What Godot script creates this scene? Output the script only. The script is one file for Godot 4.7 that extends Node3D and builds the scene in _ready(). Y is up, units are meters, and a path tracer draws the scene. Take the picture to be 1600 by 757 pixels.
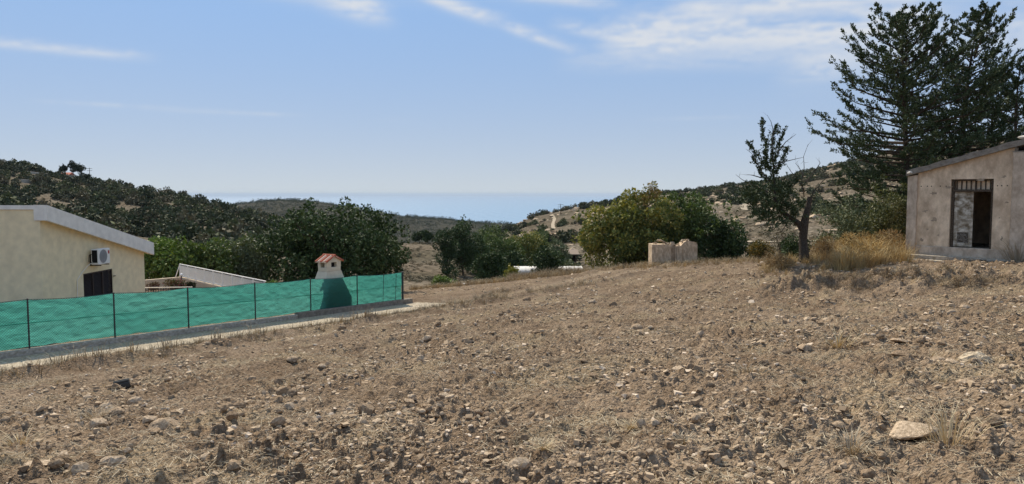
extends Node3D
# A tilled, stony field sloping down to a valley, with the sea behind it.
# Units are metres; the camera stands 1.6 m above the soil at the origin and looks along -z.

const LENS := 1143.0          # focal length in photograph pixels
const EYE := 1.6
const SUN_AZ := -26.0         # degrees left of the view axis
const SUN_EL := 46.0
const PLANE_B := 0.0647       # the field falls to the left ...
const PLANE_C := -0.0913      # ... and away
const FENCE_A := Vector3(-13.74, -2.76, -20.5)
const FENCE_B := Vector3(-5.40, -3.60, -35.6)

var pitch := 0.0
var rng := RandomNumberGenerator.new()
var n_big := FastNoiseLite.new()
var n_mid := FastNoiseLite.new()
var n_fine := FastNoiseLite.new()
var n_clod := FastNoiseLite.new()
var mat := {}
var taken := {}
var fence_dir := Vector2.ZERO
var fence_nor := Vector2.ZERO
var fence_len := 0.0

# ------------------------------------------------------------------ mesh builder
class MB:
	var v := PackedVector3Array()
	var c := PackedColorArray()
	var i := PackedInt32Array()
	var n := PackedVector3Array()
	var colored := false
	var smooth := false
	func tri(a: Vector3, b: Vector3, d: Vector3) -> void:
		var k := v.size()
		v.append(a); v.append(b); v.append(d)
		i.append(k); i.append(k + 1); i.append(k + 2)
	func quad(a: Vector3, b: Vector3, d: Vector3, e: Vector3) -> void:
		var k := v.size()
		v.append(a); v.append(b); v.append(d); v.append(e)
		i.append(k); i.append(k + 1); i.append(k + 2)
		i.append(k); i.append(k + 2); i.append(k + 3)
	func leaf(at: Vector3, axis: Vector3, side: Vector3, length: float, width: float, col: Color) -> void:
		var k := v.size()
		var m := at + axis * (length * 0.45)
		v.append(at); v.append(m - side * (width * 0.5)); v.append(at + axis * length); v.append(m + side * (width * 0.5))
		c.append(col); c.append(col); c.append(col); c.append(col)
		i.append(k); i.append(k + 1); i.append(k + 2)
		i.append(k); i.append(k + 2); i.append(k + 3)
		colored = true
	# chamfered box: centre, size, axes
	func box(at: Vector3, size: Vector3, b := Basis(), ch := 0.0) -> void:
		var h := size * 0.5
		if ch <= 0.0:
			var p := []
			for s in 8:
				p.append(at + b * Vector3(h.x if s & 1 else -h.x, h.y if s & 2 else -h.y, h.z if s & 4 else -h.z))
			quad(p[0], p[2], p[3], p[1]); quad(p[4], p[5], p[7], p[6])
			quad(p[0], p[1], p[5], p[4]); quad(p[2], p[6], p[7], p[3])
			quad(p[0], p[4], p[6], p[2]); quad(p[1], p[3], p[7], p[5])
			return
		ch = minf(ch, minf(h.x, minf(h.y, h.z)) * 0.9)
		var g := h - Vector3(ch, ch, ch)
		for ax in 3:
			var a1 := (ax + 1) % 3
			var a2 := (ax + 2) % 3
			for s in [-1.0, 1.0]:
				var q := []
				for t in [[-1, -1], [1, -1], [1, 1], [-1, 1]]:
					var w := Vector3.ZERO
					w[ax] = s * h[ax]; w[a1] = t[0] * g[a1]; w[a2] = t[1] * g[a2]
					q.append(at + b * w)
				quad(q[0], q[1], q[2], q[3])
		for ax in 3:                       # the twelve edges
			var a1 := (ax + 1) % 3
			var a2 := (ax + 2) % 3
			for s in [-1.0, 1.0]:
				for t in [-1.0, 1.0]:
					var q := []
					for e in [[-1.0, 0], [1.0, 0], [1.0, 1], [-1.0, 1]]:
						var w := Vector3.ZERO
						w[ax] = e[0] * g[ax]
						w[a1] = s * (h[a1] if e[1] == 0 else g[a1])
						w[a2] = t * (g[a2] if e[1] == 0 else h[a2])
						q.append(at + b * w)
					quad(q[0], q[1], q[2], q[3])
		for s in 8:
			var q := []
			var sg := Vector3(1 if s & 1 else -1, 1 if s & 2 else -1, 1 if s & 4 else -1)
			for ax in 3:
				var w := sg * g
				w[ax] = sg[ax] * h[ax]
				q.append(at + b * w)
			tri(q[0], q[1], q[2])
	func tube(pts: Array, radii: Array, sides := 7, cap := true) -> void:
		var k0 := v.size()
		var n_p := pts.size()
		var up := Vector3(0.31, 0.2, 0.93)
		for j in n_p:
			var d: Vector3 = (pts[mini(j + 1, n_p - 1)] - pts[maxi(j - 1, 0)]).normalized()
			var s := d.cross(up).normalized()
			var t := s.cross(d)
			for q in sides:
				var a := TAU * q / sides
				v.append(pts[j] + (s * cos(a) + t * sin(a)) * radii[j])
		for j in n_p - 1:
			for q in sides:
				var a := k0 + j * sides + q
				var b := k0 + j * sides + (q + 1) % sides
				i.append(a); i.append(b); i.append(b + sides)
				i.append(a); i.append(b + sides); i.append(a + sides)
		if cap:
			for j in [0, n_p - 1]:
				var k := v.size()
				v.append(pts[j])
				for q in sides:
					i.append(k); i.append(k0 + j * sides + q); i.append(k0 + j * sides + (q + 1) % sides)
	# a closed prism over a polygon in the plane given by o, ax, ay, pushed along az by depth
	func prism(poly: Array, o: Vector3, ax: Vector3, ay: Vector3, az: Vector3) -> void:
		var flat := PackedVector2Array(poly)
		var tr := Geometry2D.triangulate_polygon(flat)
		var f := []
		var r := []
		for p in poly:
			f.append(o + ax * p.x + ay * p.y)
			r.append(o + ax * p.x + ay * p.y + az)
		for k in range(0, tr.size(), 3):
			tri(f[tr[k]], f[tr[k + 1]], f[tr[k + 2]])
			tri(r[tr[k]], r[tr[k + 2]], r[tr[k + 1]])
		for k in poly.size():
			var k2 := (k + 1) % poly.size()
			quad(f[k], f[k2], r[k2], r[k])
	func mesh() -> ArrayMesh:
		var a := []
		a.resize(Mesh.ARRAY_MAX)
		a[Mesh.ARRAY_VERTEX] = v
		a[Mesh.ARRAY_INDEX] = i
		if colored and c.size() == v.size():
			a[Mesh.ARRAY_COLOR] = c
		if n.size() == v.size():
			a[Mesh.ARRAY_NORMAL] = n
		var m := ArrayMesh.new()
		m.add_surface_from_arrays(Mesh.PRIMITIVE_TRIANGLES, a)
		return m

# ------------------------------------------------------------------ scene helpers
func numbered(called: String) -> String:
	if not taken.has(called):
		taken[called] = 0
		return called
	taken[called] += 1
	return "%s_%03d" % [called, taken[called]]

func obj(called: String, m: Mesh, material: Material, parent: Node = null) -> MeshInstance3D:
	var o := MeshInstance3D.new()
	o.mesh = m
	o.material_override = material
	if parent == null:
		o.name = numbered(called)
		add_child(o)
	else:
		o.name = called
		parent.add_child(o, true)
	return o

func tag(o: Node, label: String, category: String, group := "") -> Node:
	o.set_meta("label", label)
	o.set_meta("category", category)
	if group:
		o.set_meta("group", group)
	return o

func kind(o: Node, k: String, label := "") -> Node:
	o.set_meta("kind", k)
	if label:
		o.set_meta("label", label)
	return o

func thing(called: String, at: Vector3, label: String, category: String, group := "") -> Node3D:
	var o := Node3D.new()
	o.name = numbered(called)
	add_child(o)
	o.position = at
	tag(o, label, category, group)
	return o

func many(called: String, m: Mesh, material: Material, places: Array, colors := [], parent: Node = null) -> MultiMeshInstance3D:
	var mm := MultiMesh.new()
	mm.transform_format = MultiMesh.TRANSFORM_3D
	mm.use_colors = colors.size() > 0
	mm.mesh = m
	mm.instance_count = places.size()
	for k in places.size():
		mm.set_instance_transform(k, places[k])
		if colors.size():
			mm.set_instance_color(k, colors[k])
	var o := MultiMeshInstance3D.new()
	o.multimesh = mm
	o.material_override = material
	if parent == null:
		o.name = numbered(called)
		add_child(o)
	else:
		o.name = called
		parent.add_child(o, true)
	o.set_meta("kind", "stuff")
	return o

func R(a: float, b: float) -> float:
	return rng.randf_range(a, b)

func rdir() -> Vector3:
	var y := R(-1, 1)
	var a := R(0, TAU)
	var s := sqrt(1 - y * y)
	return Vector3(s * cos(a), y, s * sin(a))

func lin(c: Color) -> Color:
	return c.linear_to_srgb()

# a point by sight line (column u, row v of the photograph) and distance ahead d
func P(u: float, v: float, d: float) -> Vector3:
	var cx := (u - 800.0) / LENS
	var cy := (378.5 - v) / LENS
	var fwd := cos(pitch) + cy * sin(pitch)
	return Vector3(cx * d / fwd, EYE + (cy * cos(pitch) - sin(pitch)) * d / fwd, -d)

# the point of the ground at column u, distance ahead d
func G(u: float, d: float) -> Vector3:
	var x := (u - 800.0) / LENS * d
	return Vector3(x, H(x, -d), -d)

# where the sight line through (u, v) meets the ground
func ground_hit(u: float, v: float) -> Vector3:
	var d := 3.0
	var last := 3.0
	while d < 120.0:
		var p := P(u, v, d)
		if p.y <= H(p.x, p.z):
			var lo := last
			var hi := d
			for k in 14:
				var mid := (lo + hi) * 0.5
				var q := P(u, v, mid)
				if q.y <= H(q.x, q.z): hi = mid
				else: lo = mid
			var q2 := P(u, v, hi)
			return Vector3(q2.x, H(q2.x, q2.z), q2.z)
		last = d
		d *= 1.03
	return Vector3.INF

# ------------------------------------------------------------------ terrain
const TU := [-300, 0, 150, 300, 400, 450, 500, 600, 700, 800, 900, 1000, 1100, 1200, 1300, 1400, 1600, 1900]
const TD := [60.0, 80.0, 110.0, 150.0, 200.0, 260.0, 340.0, 430.0, 550.0, 800.0, 1200.0, 1700.0, 2500.0, 3600.0]
const TY := [
	[-4.5, -5.0, -5.4, -5.6, -5.9, -5.9, -6.0, -6.0, -6.0, -5.7, -5.4, -4.3, -4.1, -3.6, -2.8, -2.4, -1.6, -1.0],
	[-6.5, -6.5, -6.5, -6.5, -6.6, -6.6, -6.8, -7.0, -7.5, -7.9, -7.5, -5.8, -5.0, -4.5, -4.0, -3.5, -2.5, -1.5],
	[-5.5, -6.5, -6.5, -6.5, -7.0, -7.2, -7.5, -8.0, -8.3, -9.3, -8.8, -7.0, -5.7, -5.0, -4.5, -4.0, -3.0, -2.0],
	[0.0, -3.0, -5.0, -6.5, -7.5, -7.8, -8.0, -8.4, -8.6, -9.8, -8.8, -6.5, -5.0, -4.0, -3.0, -2.0, 0.0, 2.0],
	[8.0, 2.5, -2.5, -5.0, -7.6, -9.0, -10.0, -12.0, -13.0, -11.2, -8.2, -5.5, -3.5, -2.0, 0.0, 3.0, 6.0, 9.0],
	[15.0, 9.0, 2.0, -3.0, -7.3, -10., -14.0, -18.0, -20.0, -13.0, -7.4, -4.0, -1.0, 1.0, 5.0, 9.0, 14.0, 18.0],
	[24.0, 16.0, 6.2, -1.2, -9.0, -14.0, -20.0, -28.0, -30.0, -13.8, -5.2, -0.6, 2.3, 5.0, 12.0, 18.0, 26.0, 32.0],
	[24.0, 14.0, 2.0, -8.0, -18.0, -25., -30.0, -38.0, -40.0, -26.0, -11.0, -2.5, 3.2, 8.5, 17.5, 25.0, 33.0, 40.0],
	[14.0, 3.0, -8.0, -20.0, -30.0, -36., -42.0, -48.0, -50.0, -42.0, -25.0, -12.0, -2.0, 4.0, 14.0, 22.0, 30.0, 36.0],
	[-10.0, -20.0, -30.0, -35.0, -37.0, -40., -42.0, -46.0, -47.5, -51.0, -52.0, -46.0, -40.0, -36.0, -30.0, -24.0, -18.0, -15.0],
	[-50.0, -50.0, -42.0, -27.0, -12.0, -9.0, -12.5, -31.0, -40.5, -49.0, -56.0, -60.0, -60.0, -60.0, -60.0, -60.0, -60.0, -60.0],
	[-75.0, -75.0, -75.0, -75.0, -75.0, -75., -75.0, -75.0, -78.0, -80.0, -80.0, -80.0, -80.0, -80.0, -80.0, -80.0, -80.0, -80.0],
	[-165.0, -165.0, -165.0, -165.0, -165.0, -165.0, -165.0, -165.0, -165.0, -165.0, -165.0, -165.0, -165.0, -165.0, -165.0, -165.0, -165.0, -165.0],
	[-200.0, -200.0, -200.0, -200.0, -200.0, -200.0, -200.0, -200.0, -200.0, -200.0, -200.0, -200.0, -200.0, -200.0, -200.0, -200.0, -200.0, -200.0]]

func crom(a: float, b: float, c: float, d: float, t: float) -> float:
	return b + 0.5 * t * (c - a + t * (2.0 * a - 5.0 * b + 4.0 * c - d + t * (3.0 * (b - c) + d - a)))

func table(u: float, d: float) -> float:
	u = clampf(u, -299.9, 1899.9)
	d = clampf(d, 60.01, 3599.0)
	var k := 0
	while TU[k + 1] < u: k += 1
	var j := 0
	while TD[j + 1] < d: j += 1
	var fu: float = (u - TU[k]) / (TU[k + 1] - TU[k])
	var fd: float = log(d / TD[j]) / log(TD[j + 1] / TD[j])
	var c0 := maxi(k - 1, 0)
	var c3 := mini(k + 2, TU.size() - 1)
	var r := [0.0, 0.0, 0.0, 0.0]
	for q in 4:
		var row: Array = TY[clampi(j - 1 + q, 0, TD.size() - 1)]
		r[q] = crom(row[c0], row[k], row[k + 1], row[c3], fu)
	return crom(r[0], r[1], r[2], r[3], fd)

func bump(x: float, z: float, cx: float, cz: float, s: float) -> float:
	var q := ((x - cx) * (x - cx) + (z - cz) * (z - cz)) / (s * s)
	return exp(-q) if q < 12.0 else 0.0

func fence_q(x: float, z: float) -> Vector2:   # (along the fence, out from it towards the field)
	var r := Vector2(x - FENCE_A.x, z - FENCE_A.z)
	return Vector2(r.dot(fence_dir), r.dot(fence_nor))

func fence_y(t: float) -> float:
	return lerpf(FENCE_A.y, FENCE_B.y, t / fence_len)

# near ground without the small clods
func F(x: float, z: float) -> float:
	var y := PLANE_B * x - PLANE_C * z
	y += 0.40 * bump(x, z, 17.5, -28.0, 7.0) + 0.65 * bump(x, z, 11.0, -52.0, 11.0) + 0.62 * bump(x, z, 11.0, -31.0, 6.0)
	var q := fence_q(x, z)
	if q.x > -30.0 and q.x < 25.0 and q.y < 7.5:
		var w := (1.0 - smoothstep(2.2, 7.0, q.y)) * (1.0 - smoothstep(18.5, 24.0, q.x))
		y = lerpf(y, fence_y(q.x) - 0.27 + 0.02 * maxf(q.y, 0.0), w)
		if q.x < 21.5:
			y -= 0.16 * (1.0 - smoothstep(2.02, 2.16, q.y)) * smoothstep(-4.0, -0.5, q.y) * (1.0 - smoothstep(18.6, 19.0, q.x))
	return y

func H(x: float, z: float) -> float:
	var r := sqrt(x * x + z * z)
	var d := maxf(-z, 0.60 * r)
	if d < 48.0:
		return F(x, z)
	var u := 800.0 + LENS * clampf(x / d, -1.0, 1.0)
	var t := table(u, d) + n_big.get_noise_2d(x, z) * clampf((d - 60.0) * 0.012, 0.0, 2.2)
	if d > 70.0:
		return t
	return lerpf(F(x, z), t, smoothstep(48.0, 70.0, d))

# tillage, wheel ruts, clods
func relief(x: float, z: float, r: float) -> float:
	var q := fence_q(x, z)
	var out := smoothstep(2.12, 2.5, q.y) if q.x < 18.8 else 1.0
	var wob := n_mid.get_noise_2d(x * 0.5, z * 0.5) * 0.5
	var rut := 0.0
	var calm := 1.0
	if q.x < 40.0 and q.y < 14.0:
		for g in [[2.95, 0.17, 0.42], [5.3, 0.07, 0.28], [7.6, 0.21, 0.32], [9.8, 0.12, 0.30], [12.2, 0.09, 0.30]]:
			var e: float = (q.y + wob * 0.8 - g[0]) / g[2]
			rut += g[1] * exp(-e * e) * (0.8 + 0.8 * n_mid.get_noise_2d(x * 1.3, z * 1.3))
		rut *= smoothstep(2.15, 2.4, q.y)
		calm = lerpf(0.4, 1.0, smoothstep(8.0, 13.0, q.y))
	var till := sin((q.y + wob * 2.0) * 7.3 + n_mid.get_noise_2d(x, z) * 3.0) * 0.028
	var a := n_mid.get_noise_2d(x * 2.2, z * 2.2) * 0.055
	var b := absf(n_fine.get_noise_2d(x, z)) * 0.095
	var c := n_clod.get_noise_2d(x, z)
	var clod := maxf(0.0, c - 0.12) * 0.15 * (0.4 + 0.6 * smoothstep(-0.2, 0.3, n_mid.get_noise_2d(x * 0.7 + 40.0, z * 0.7)))
	# spoil heaped in front of the hut
	var berm := 0.0
	if r > 14.0 and r < 34.0 and x > 5.0:
		for k in BERM:
			berm += k[3] * bump(x, z, k[0], k[1], k[2])
		berm *= 0.75 + 0.9 * n_mid.get_noise_2d(x * 3.0, z * 3.0)
	return (rut + (till + a + b + clod) * calm) * out + berm

var BERM := []

func hill_color(x: float, z: float, d: float) -> Color:
	var a := n_big.get_noise_2d(x * 1.3 + 300.0, z * 1.3)
	var b := n_mid.get_noise_2d(x * 0.15, z * 0.15)
	var c := Color(0.235, 0.185, 0.13).lerp(Color(0.33, 0.275, 0.205), clampf(0.5 + a * 1.1 + b * 0.6, 0, 1))
	var scrub := clampf(0.25 + n_mid.get_noise_2d(x * 0.06 + 9.0, z * 0.06) * 1.3, 0.0, 0.8)
	c = c.lerp(Color(0.10, 0.095, 0.055), scrub * 0.55)
	if d > 500.0:
		c = c.lerp(Color(0.09, 0.088, 0.066), smoothstep(500.0, 800.0, d) * 0.9)
	return c

func field_color(x: float, z: float) -> Color:
	var a := n_mid.get_noise_2d(x * 0.35, z * 0.35)
	var b := n_mid.get_noise_2d(x * 1.7 + 70.0, z * 1.7)
	var c := n_fine.get_noise_2d(x * 1.6 + 11.0, z * 1.6)
	var s := Color(0.35, 0.257, 0.172).lerp(Color(0.475, 0.365, 0.255), clampf(0.45 + a * 0.7 + b * 0.6, 0, 1))
	s = s.lerp(Color(0.22, 0.155, 0.10), clampf(c * 1.1 + 0.12 - b * 0.5, 0, 0.75))
	# trodden straw in pale patches
	var p := smoothstep(0.12, 0.45, n_mid.get_noise_2d(x * 0.8 - 33.0, z * 0.8 + 12.0))
	var q := fence_q(x, z)
	if q.x < 40.0 and q.y < 9.0 and q.y > 2.2:
		var w := smoothstep(0.45, 0.8, absf(fposmod(q.y + n_mid.get_noise_2d(x * 0.5, z * 0.5) * 0.4 - 4.15, 2.3) - 1.15))
		s = s.lerp(Color(0.53, 0.42, 0.30), w * 0.5 * (1.0 - smoothstep(7.0, 9.0, q.y)))
	return s.lerp(Color(0.52, 0.41, 0.265), p * 0.55)

func ground() -> void:
	var angles := []
	var lim := deg_to_rad(39.0)
	var n_front := 640
	for k in n_front + 1:
		angles.append(-lim + 2.0 * lim * k / n_front)
	var n_back := 56
	for k in range(1, n_back):
		angles.append(lim + (TAU - 2.0 * lim) * k / n_back)
	var na := angles.size()
	var radii := [0.6, 1.2, 1.8, 2.3]
	var r := 2.7
	while r < 62.0:
		radii.append(r)
		r *= 1.0062
	var n_field := radii.size()
	while r < 3500.0:
		radii.append(r)
		r *= 1.0185
	radii.append(3600.0)
	for part in 2:
		var from := 0 if part == 0 else n_field - 1
		var to := n_field if part == 0 else radii.size()
		var m := MB.new()
		m.colored = true
		var nv := (to - from) * na
		m.v.resize(nv); m.c.resize(nv); m.n.resize(nv)
		var at := 0
		for j in range(from, to):
			var rr: float = radii[j]
			for k in na:
				var x: float = sin(angles[k]) * rr
				var z: float = -cos(angles[k]) * rr
				var y := H(x, z)
				var col: Color
				if rr < 75.0:
					y += relief(x, z, rr) * (1.0 - smoothstep(58.0, 74.0, rr))
					col = field_color(x, z).lerp(hill_color(x, z, rr), smoothstep(50.0, 66.0, rr))
				else:
					col = hill_color(x, z, rr)
				m.v[at] = Vector3(x, y, z)
				m.c[at] = col
				at += 1
		for j in to - from:
			for k in na:
				var p := j * na + k
				var e := m.v[j * na + (k + 1) % na] - m.v[j * na + (k + na - 1) % na]
				var g := m.v[mini(j + 1, to - from - 1) * na + k] - m.v[maxi(j - 1, 0) * na + k]
				var nn := e.cross(g).normalized()
				m.n[p] = nn if nn.y > 0 else -nn
		for j in to - from - 1:
			for k in na:
				var k2 := (k + 1) % na
				var a := j * na + k
				var b := j * na + k2
				m.i.append(a); m.i.append(a + na); m.i.append(b + na)
				m.i.append(a); m.i.append(b + na); m.i.append(b)
		if part == 0:
			var o := obj("field", m.mesh(), mat.soil)
			kind(o, "structure", "brown tilled stony field sloping down to the fence and the valley")
		else:
			var o := obj("hills", m.mesh(), mat.hill)
			kind(o, "structure", "dry brown scrub covered hills on both sides of the valley")

# ------------------------------------------------------------------ materials
func noise_tex(freq: float, size: int, lo: Color, hi: Color, octaves := 5, seed_n := 1, type := FastNoiseLite.TYPE_SIMPLEX_SMOOTH, gain := 0.5, contrast := 0.0) -> NoiseTexture2D:
	var n := FastNoiseLite.new()
	n.noise_type = type
	n.frequency = freq
	n.seed = seed_n
	n.fractal_octaves = octaves
	n.fractal_gain = gain
	var t := NoiseTexture2D.new()
	t.width = size
	t.height = size
	t.seamless = true
	t.noise = n
	var g := Gradient.new()
	g.set_color(0, lo)
	g.set_color(1, hi)
	g.set_offset(0, contrast)
	g.set_offset(1, 1.0 - contrast)
	t.color_ramp = g
	return t

func plain(col: Color, rough := 0.9, spec := 0.3) -> StandardMaterial3D:
	var m := StandardMaterial3D.new()
	m.albedo_color = lin(col)
	m.roughness = rough
	m.metallic_specular = spec
	return m

func triplanar(m: StandardMaterial3D, tex: Texture2D, scale: float, hmap: Texture2D = null, hcm := 1.0) -> StandardMaterial3D:
	m.albedo_texture = tex
	m.uv1_triplanar = true
	m.uv1_world_triplanar = true
	m.uv1_scale = Vector3(scale, scale, scale)
	if hmap:
		m.heightmap_enabled = true
		m.heightmap_texture = hmap
		m.heightmap_scale = hcm
	return m

func leafy(back: Color, rough := 0.6) -> StandardMaterial3D:
	var m := StandardMaterial3D.new()
	m.vertex_color_use_as_albedo = true
	m.roughness = rough
	m.metallic_specular = 0.3
	m.backlight_enabled = true
	m.backlight = back
	return m

func materials() -> void:
	var grain := noise_tex(0.035, 1024, Color(0.50, 0.48, 0.46), Color(1, 1, 1), 7, 3, FastNoiseLite.TYPE_SIMPLEX_SMOOTH, 0.72, 0.18)
	var rough_h := noise_tex(0.03, 1024, Color.BLACK, Color.WHITE, 7, 5, FastNoiseLite.TYPE_SIMPLEX_SMOOTH, 0.65)
	var s := StandardMaterial3D.new()
	s.vertex_color_use_as_albedo = true
	s.roughness = 1.0
	s.metallic_specular = 0.15
	mat.soil = triplanar(s, grain, 0.45, rough_h, 7.0)
	s = StandardMaterial3D.new()
	s.vertex_color_use_as_albedo = true
	s.roughness = 1.0
	s.metallic_specular = 0.1
	var blotch := noise_tex(0.02, 1024, Color(0.42, 0.42, 0.40), Color(1, 1, 1), 6, 13, FastNoiseLite.TYPE_SIMPLEX_SMOOTH, 0.65, 0.2)
	mat.hill = triplanar(s, blotch, 0.035)
	# stones and clods
	var stone := noise_tex(0.02, 512, Color(0.60, 0.57, 0.53), Color(1, 0.98, 0.95), 6, 21, FastNoiseLite.TYPE_SIMPLEX_SMOOTH, 0.6, 0.15)
	mat.stone = []
	for col in [Color(0.58, 0.46, 0.335), Color(0.70, 0.575, 0.435), Color(0.48, 0.37, 0.26), Color(0.42, 0.32, 0.225)]:
		mat.stone.append(triplanar(plain(col, 0.95, 0.2), stone, 2.2, rough_h, 0.8))
	mat.pale_stone = triplanar(plain(Color(0.80, 0.69, 0.52), 0.9, 0.3), stone, 1.6, rough_h, 1.2)
	var cl := StandardMaterial3D.new()
	cl.vertex_color_use_as_albedo = true
	cl.roughness = 1.0
	cl.metallic_specular = 0.15
	mat.clod = cl
	var st := StandardMaterial3D.new()
	st.vertex_color_use_as_albedo = true
	st.roughness = 0.8
	mat.straw = st
	mat.dry = leafy(Color(0.5, 0.42, 0.25), 0.8)
	mat.leaf = leafy(Color(0.45, 0.5, 0.2))
	mat.leaf_dark = leafy(Color(0.25, 0.3, 0.12), 0.75)
	mat.conifer = leafy(Color(0.14, 0.18, 0.08), 0.65)
	mat.scrub = leafy(Color(0.2, 0.22, 0.1), 0.8)
	var bark := noise_tex(0.03, 512, Color(0.45, 0.43, 0.40), Color(1, 1, 1), 5, 31, FastNoiseLite.TYPE_SIMPLEX_SMOOTH, 0.65, 0.15)
	mat.bark = triplanar(plain(Color(0.16, 0.125, 0.095), 0.95, 0.2), bark, 1.4, rough_h, 2.0)
	mat.grey_bark = triplanar(plain(Color(0.15, 0.125, 0.10), 0.95, 0.2), bark, 1.4, rough_h, 2.0)
	# masonry
	var plaster := noise_tex(0.012, 512, Color(0.91, 0.91, 0.91), Color(1, 1, 1), 5, 41)
	mat.house_wall = triplanar(plain(Color(0.90, 0.745, 0.475), 0.9, 0.25), plaster, 0.35)
	mat.house_white = triplanar(plain(Color(0.88, 0.825, 0.73), 0.85, 0.25), plaster, 0.35)
	mat.white = plain(Color(0.8, 0.765, 0.70), 0.5)
	mat.cream = triplanar(plain(Color(0.72, 0.63, 0.47), 0.9), plaster, 0.6)
	mat.terrace = triplanar(plain(Color(0.60, 0.48, 0.34), 0.9), plaster, 0.5)
	mat.shutter = plain(Color(0.035, 0.022, 0.018), 0.55, 0.4)
	mat.black = plain(Color(0.012, 0.012, 0.013), 0.6)
	mat.dark_metal = plain(Color(0.03, 0.034, 0.034), 0.55, 0.5)
	mat.grey_metal = plain(Color(0.28, 0.28, 0.28), 0.5, 0.5)
	mat.red = plain(Color(0.45, 0.05, 0.04), 0.6)
	mat.rubber = plain(Color(0.055, 0.055, 0.05), 0.8)
	var dirt := noise_tex(0.007, 1024, Color(0.74, 0.71, 0.68), Color(1, 0.99, 0.97), 8, 51, FastNoiseLite.TYPE_SIMPLEX_SMOOTH, 0.70, 0.20)
	mat.old_plaster = triplanar(plain(Color(0.90, 0.725, 0.53), 0.95, 0.2), dirt, 0.33, rough_h, 0.8)
	mat.old_pilaster = triplanar(plain(Color(0.72, 0.60, 0.47), 0.95, 0.2), dirt, 0.5, rough_h, 0.8)
	mat.bare_render = triplanar(plain(Color(0.50, 0.41, 0.31), 0.95, 0.2), dirt, 1.2, rough_h, 1.0)
	mat.ochre = triplanar(plain(Color(0.52, 0.38, 0.20), 0.95, 0.2), dirt, 0.4)
	mat.old_concrete = triplanar(plain(Color(0.34, 0.31, 0.265), 0.95, 0.2), dirt, 0.6, rough_h, 1.5)
	mat.ruin = triplanar(plain(Color(0.74, 0.60, 0.44), 0.95, 0.2), dirt, 0.6, rough_h, 2.0)
	for k in ["old_plaster", "old_pilaster", "ruin"]:
		mat[k].uv1_scale.y *= 0.45          # rain streaks run down
	var flake := noise_tex(0.014, 512, Color(0.50, 0.45, 0.38), Color(1, 1, 1), 5, 61, FastNoiseLite.TYPE_SIMPLEX_SMOOTH, 0.6, 0.25)
	mat.old_paint = triplanar(plain(Color(0.66, 0.61, 0.51), 0.85, 0.3), flake, 0.55)
	mat.old_wood = triplanar(plain(Color(0.17, 0.135, 0.10), 0.9, 0.2), bark, 1.5)
	mat.pale_lump = triplanar(plain(Color(0.62, 0.57, 0.49), 0.95), plaster, 1.0)
	# paving
	var slab_tex := noise_tex(0.02, 512, Color(0.66, 0.64, 0.60), Color(1, 1, 1), 6, 71, FastNoiseLite.TYPE_SIMPLEX_SMOOTH, 0.6, 0.15)
	mat.slab = []
	for col in [Color(0.55, 0.475, 0.36), Color(0.59, 0.51, 0.395), Color(0.50, 0.43, 0.325)]:
		mat.slab.append(triplanar(plain(col, 0.9, 0.25), slab_tex, 0.8, rough_h, 0.5))
	mat.kerb = triplanar(plain(Color(0.60, 0.55, 0.47), 0.9, 0.25), slab_tex, 0.7, rough_h, 0.6)
	mat.track = triplanar(plain(Color(0.52, 0.45, 0.35), 1.0, 0.1), slab_tex, 0.2)
	# green shade net: a thin weave that lets light through
	var net := StandardMaterial3D.new()
	net.albedo_color = Color(Color(0.02, 0.14, 0.11).linear_to_srgb(), 0.97)
	net.transparency = BaseMaterial3D.TRANSPARENCY_ALPHA
	net.roughness = 0.7
	net.metallic_specular = 0.3
	net.backlight_enabled = true
	net.backlight = Color(0.10, 0.44, 0.37).linear_to_srgb()
	mat.net = [net]
	for c in [Color(0.085, 0.41, 0.345), Color(0.12, 0.47, 0.40)]:     # pieces faded differently
		var n2: StandardMaterial3D = net.duplicate()
		n2.backlight = (c as Color).linear_to_srgb()
		mat.net.append(n2)
	mat.wire = plain(Color(0.02, 0.06, 0.05), 0.5, 0.5)
	mat.tile = plain(Color(0.40, 0.11, 0.06), 0.8)
	mat.mortar = plain(Color(0.66, 0.58, 0.46), 0.9)
	mat.sheeting = plain(Color(0.58, 0.555, 0.51), 0.7, 0.3)
	mat.brown_roof = plain(Color(0.22, 0.17, 0.13), 0.9)
	mat.lamp_globe = plain(Color(0.85, 0.85, 0.82), 0.35)
	var sea := StandardMaterial3D.new()
	sea.albedo_color = lin(Color(0.17, 0.275, 0.375))
	sea.roughness = 0.45
	sea.metallic_specular = 0.3
	sea.uv1_triplanar = true
	sea.uv1_world_triplanar = true
	sea.uv1_scale = Vector3(0.004, 0.004, 0.0012)
	sea.roughness_texture = noise_tex(0.008, 512, Color(0.55, 0.55, 0.55), Color(1, 1, 1), 4, 83)
	mat.sea = sea

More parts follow.
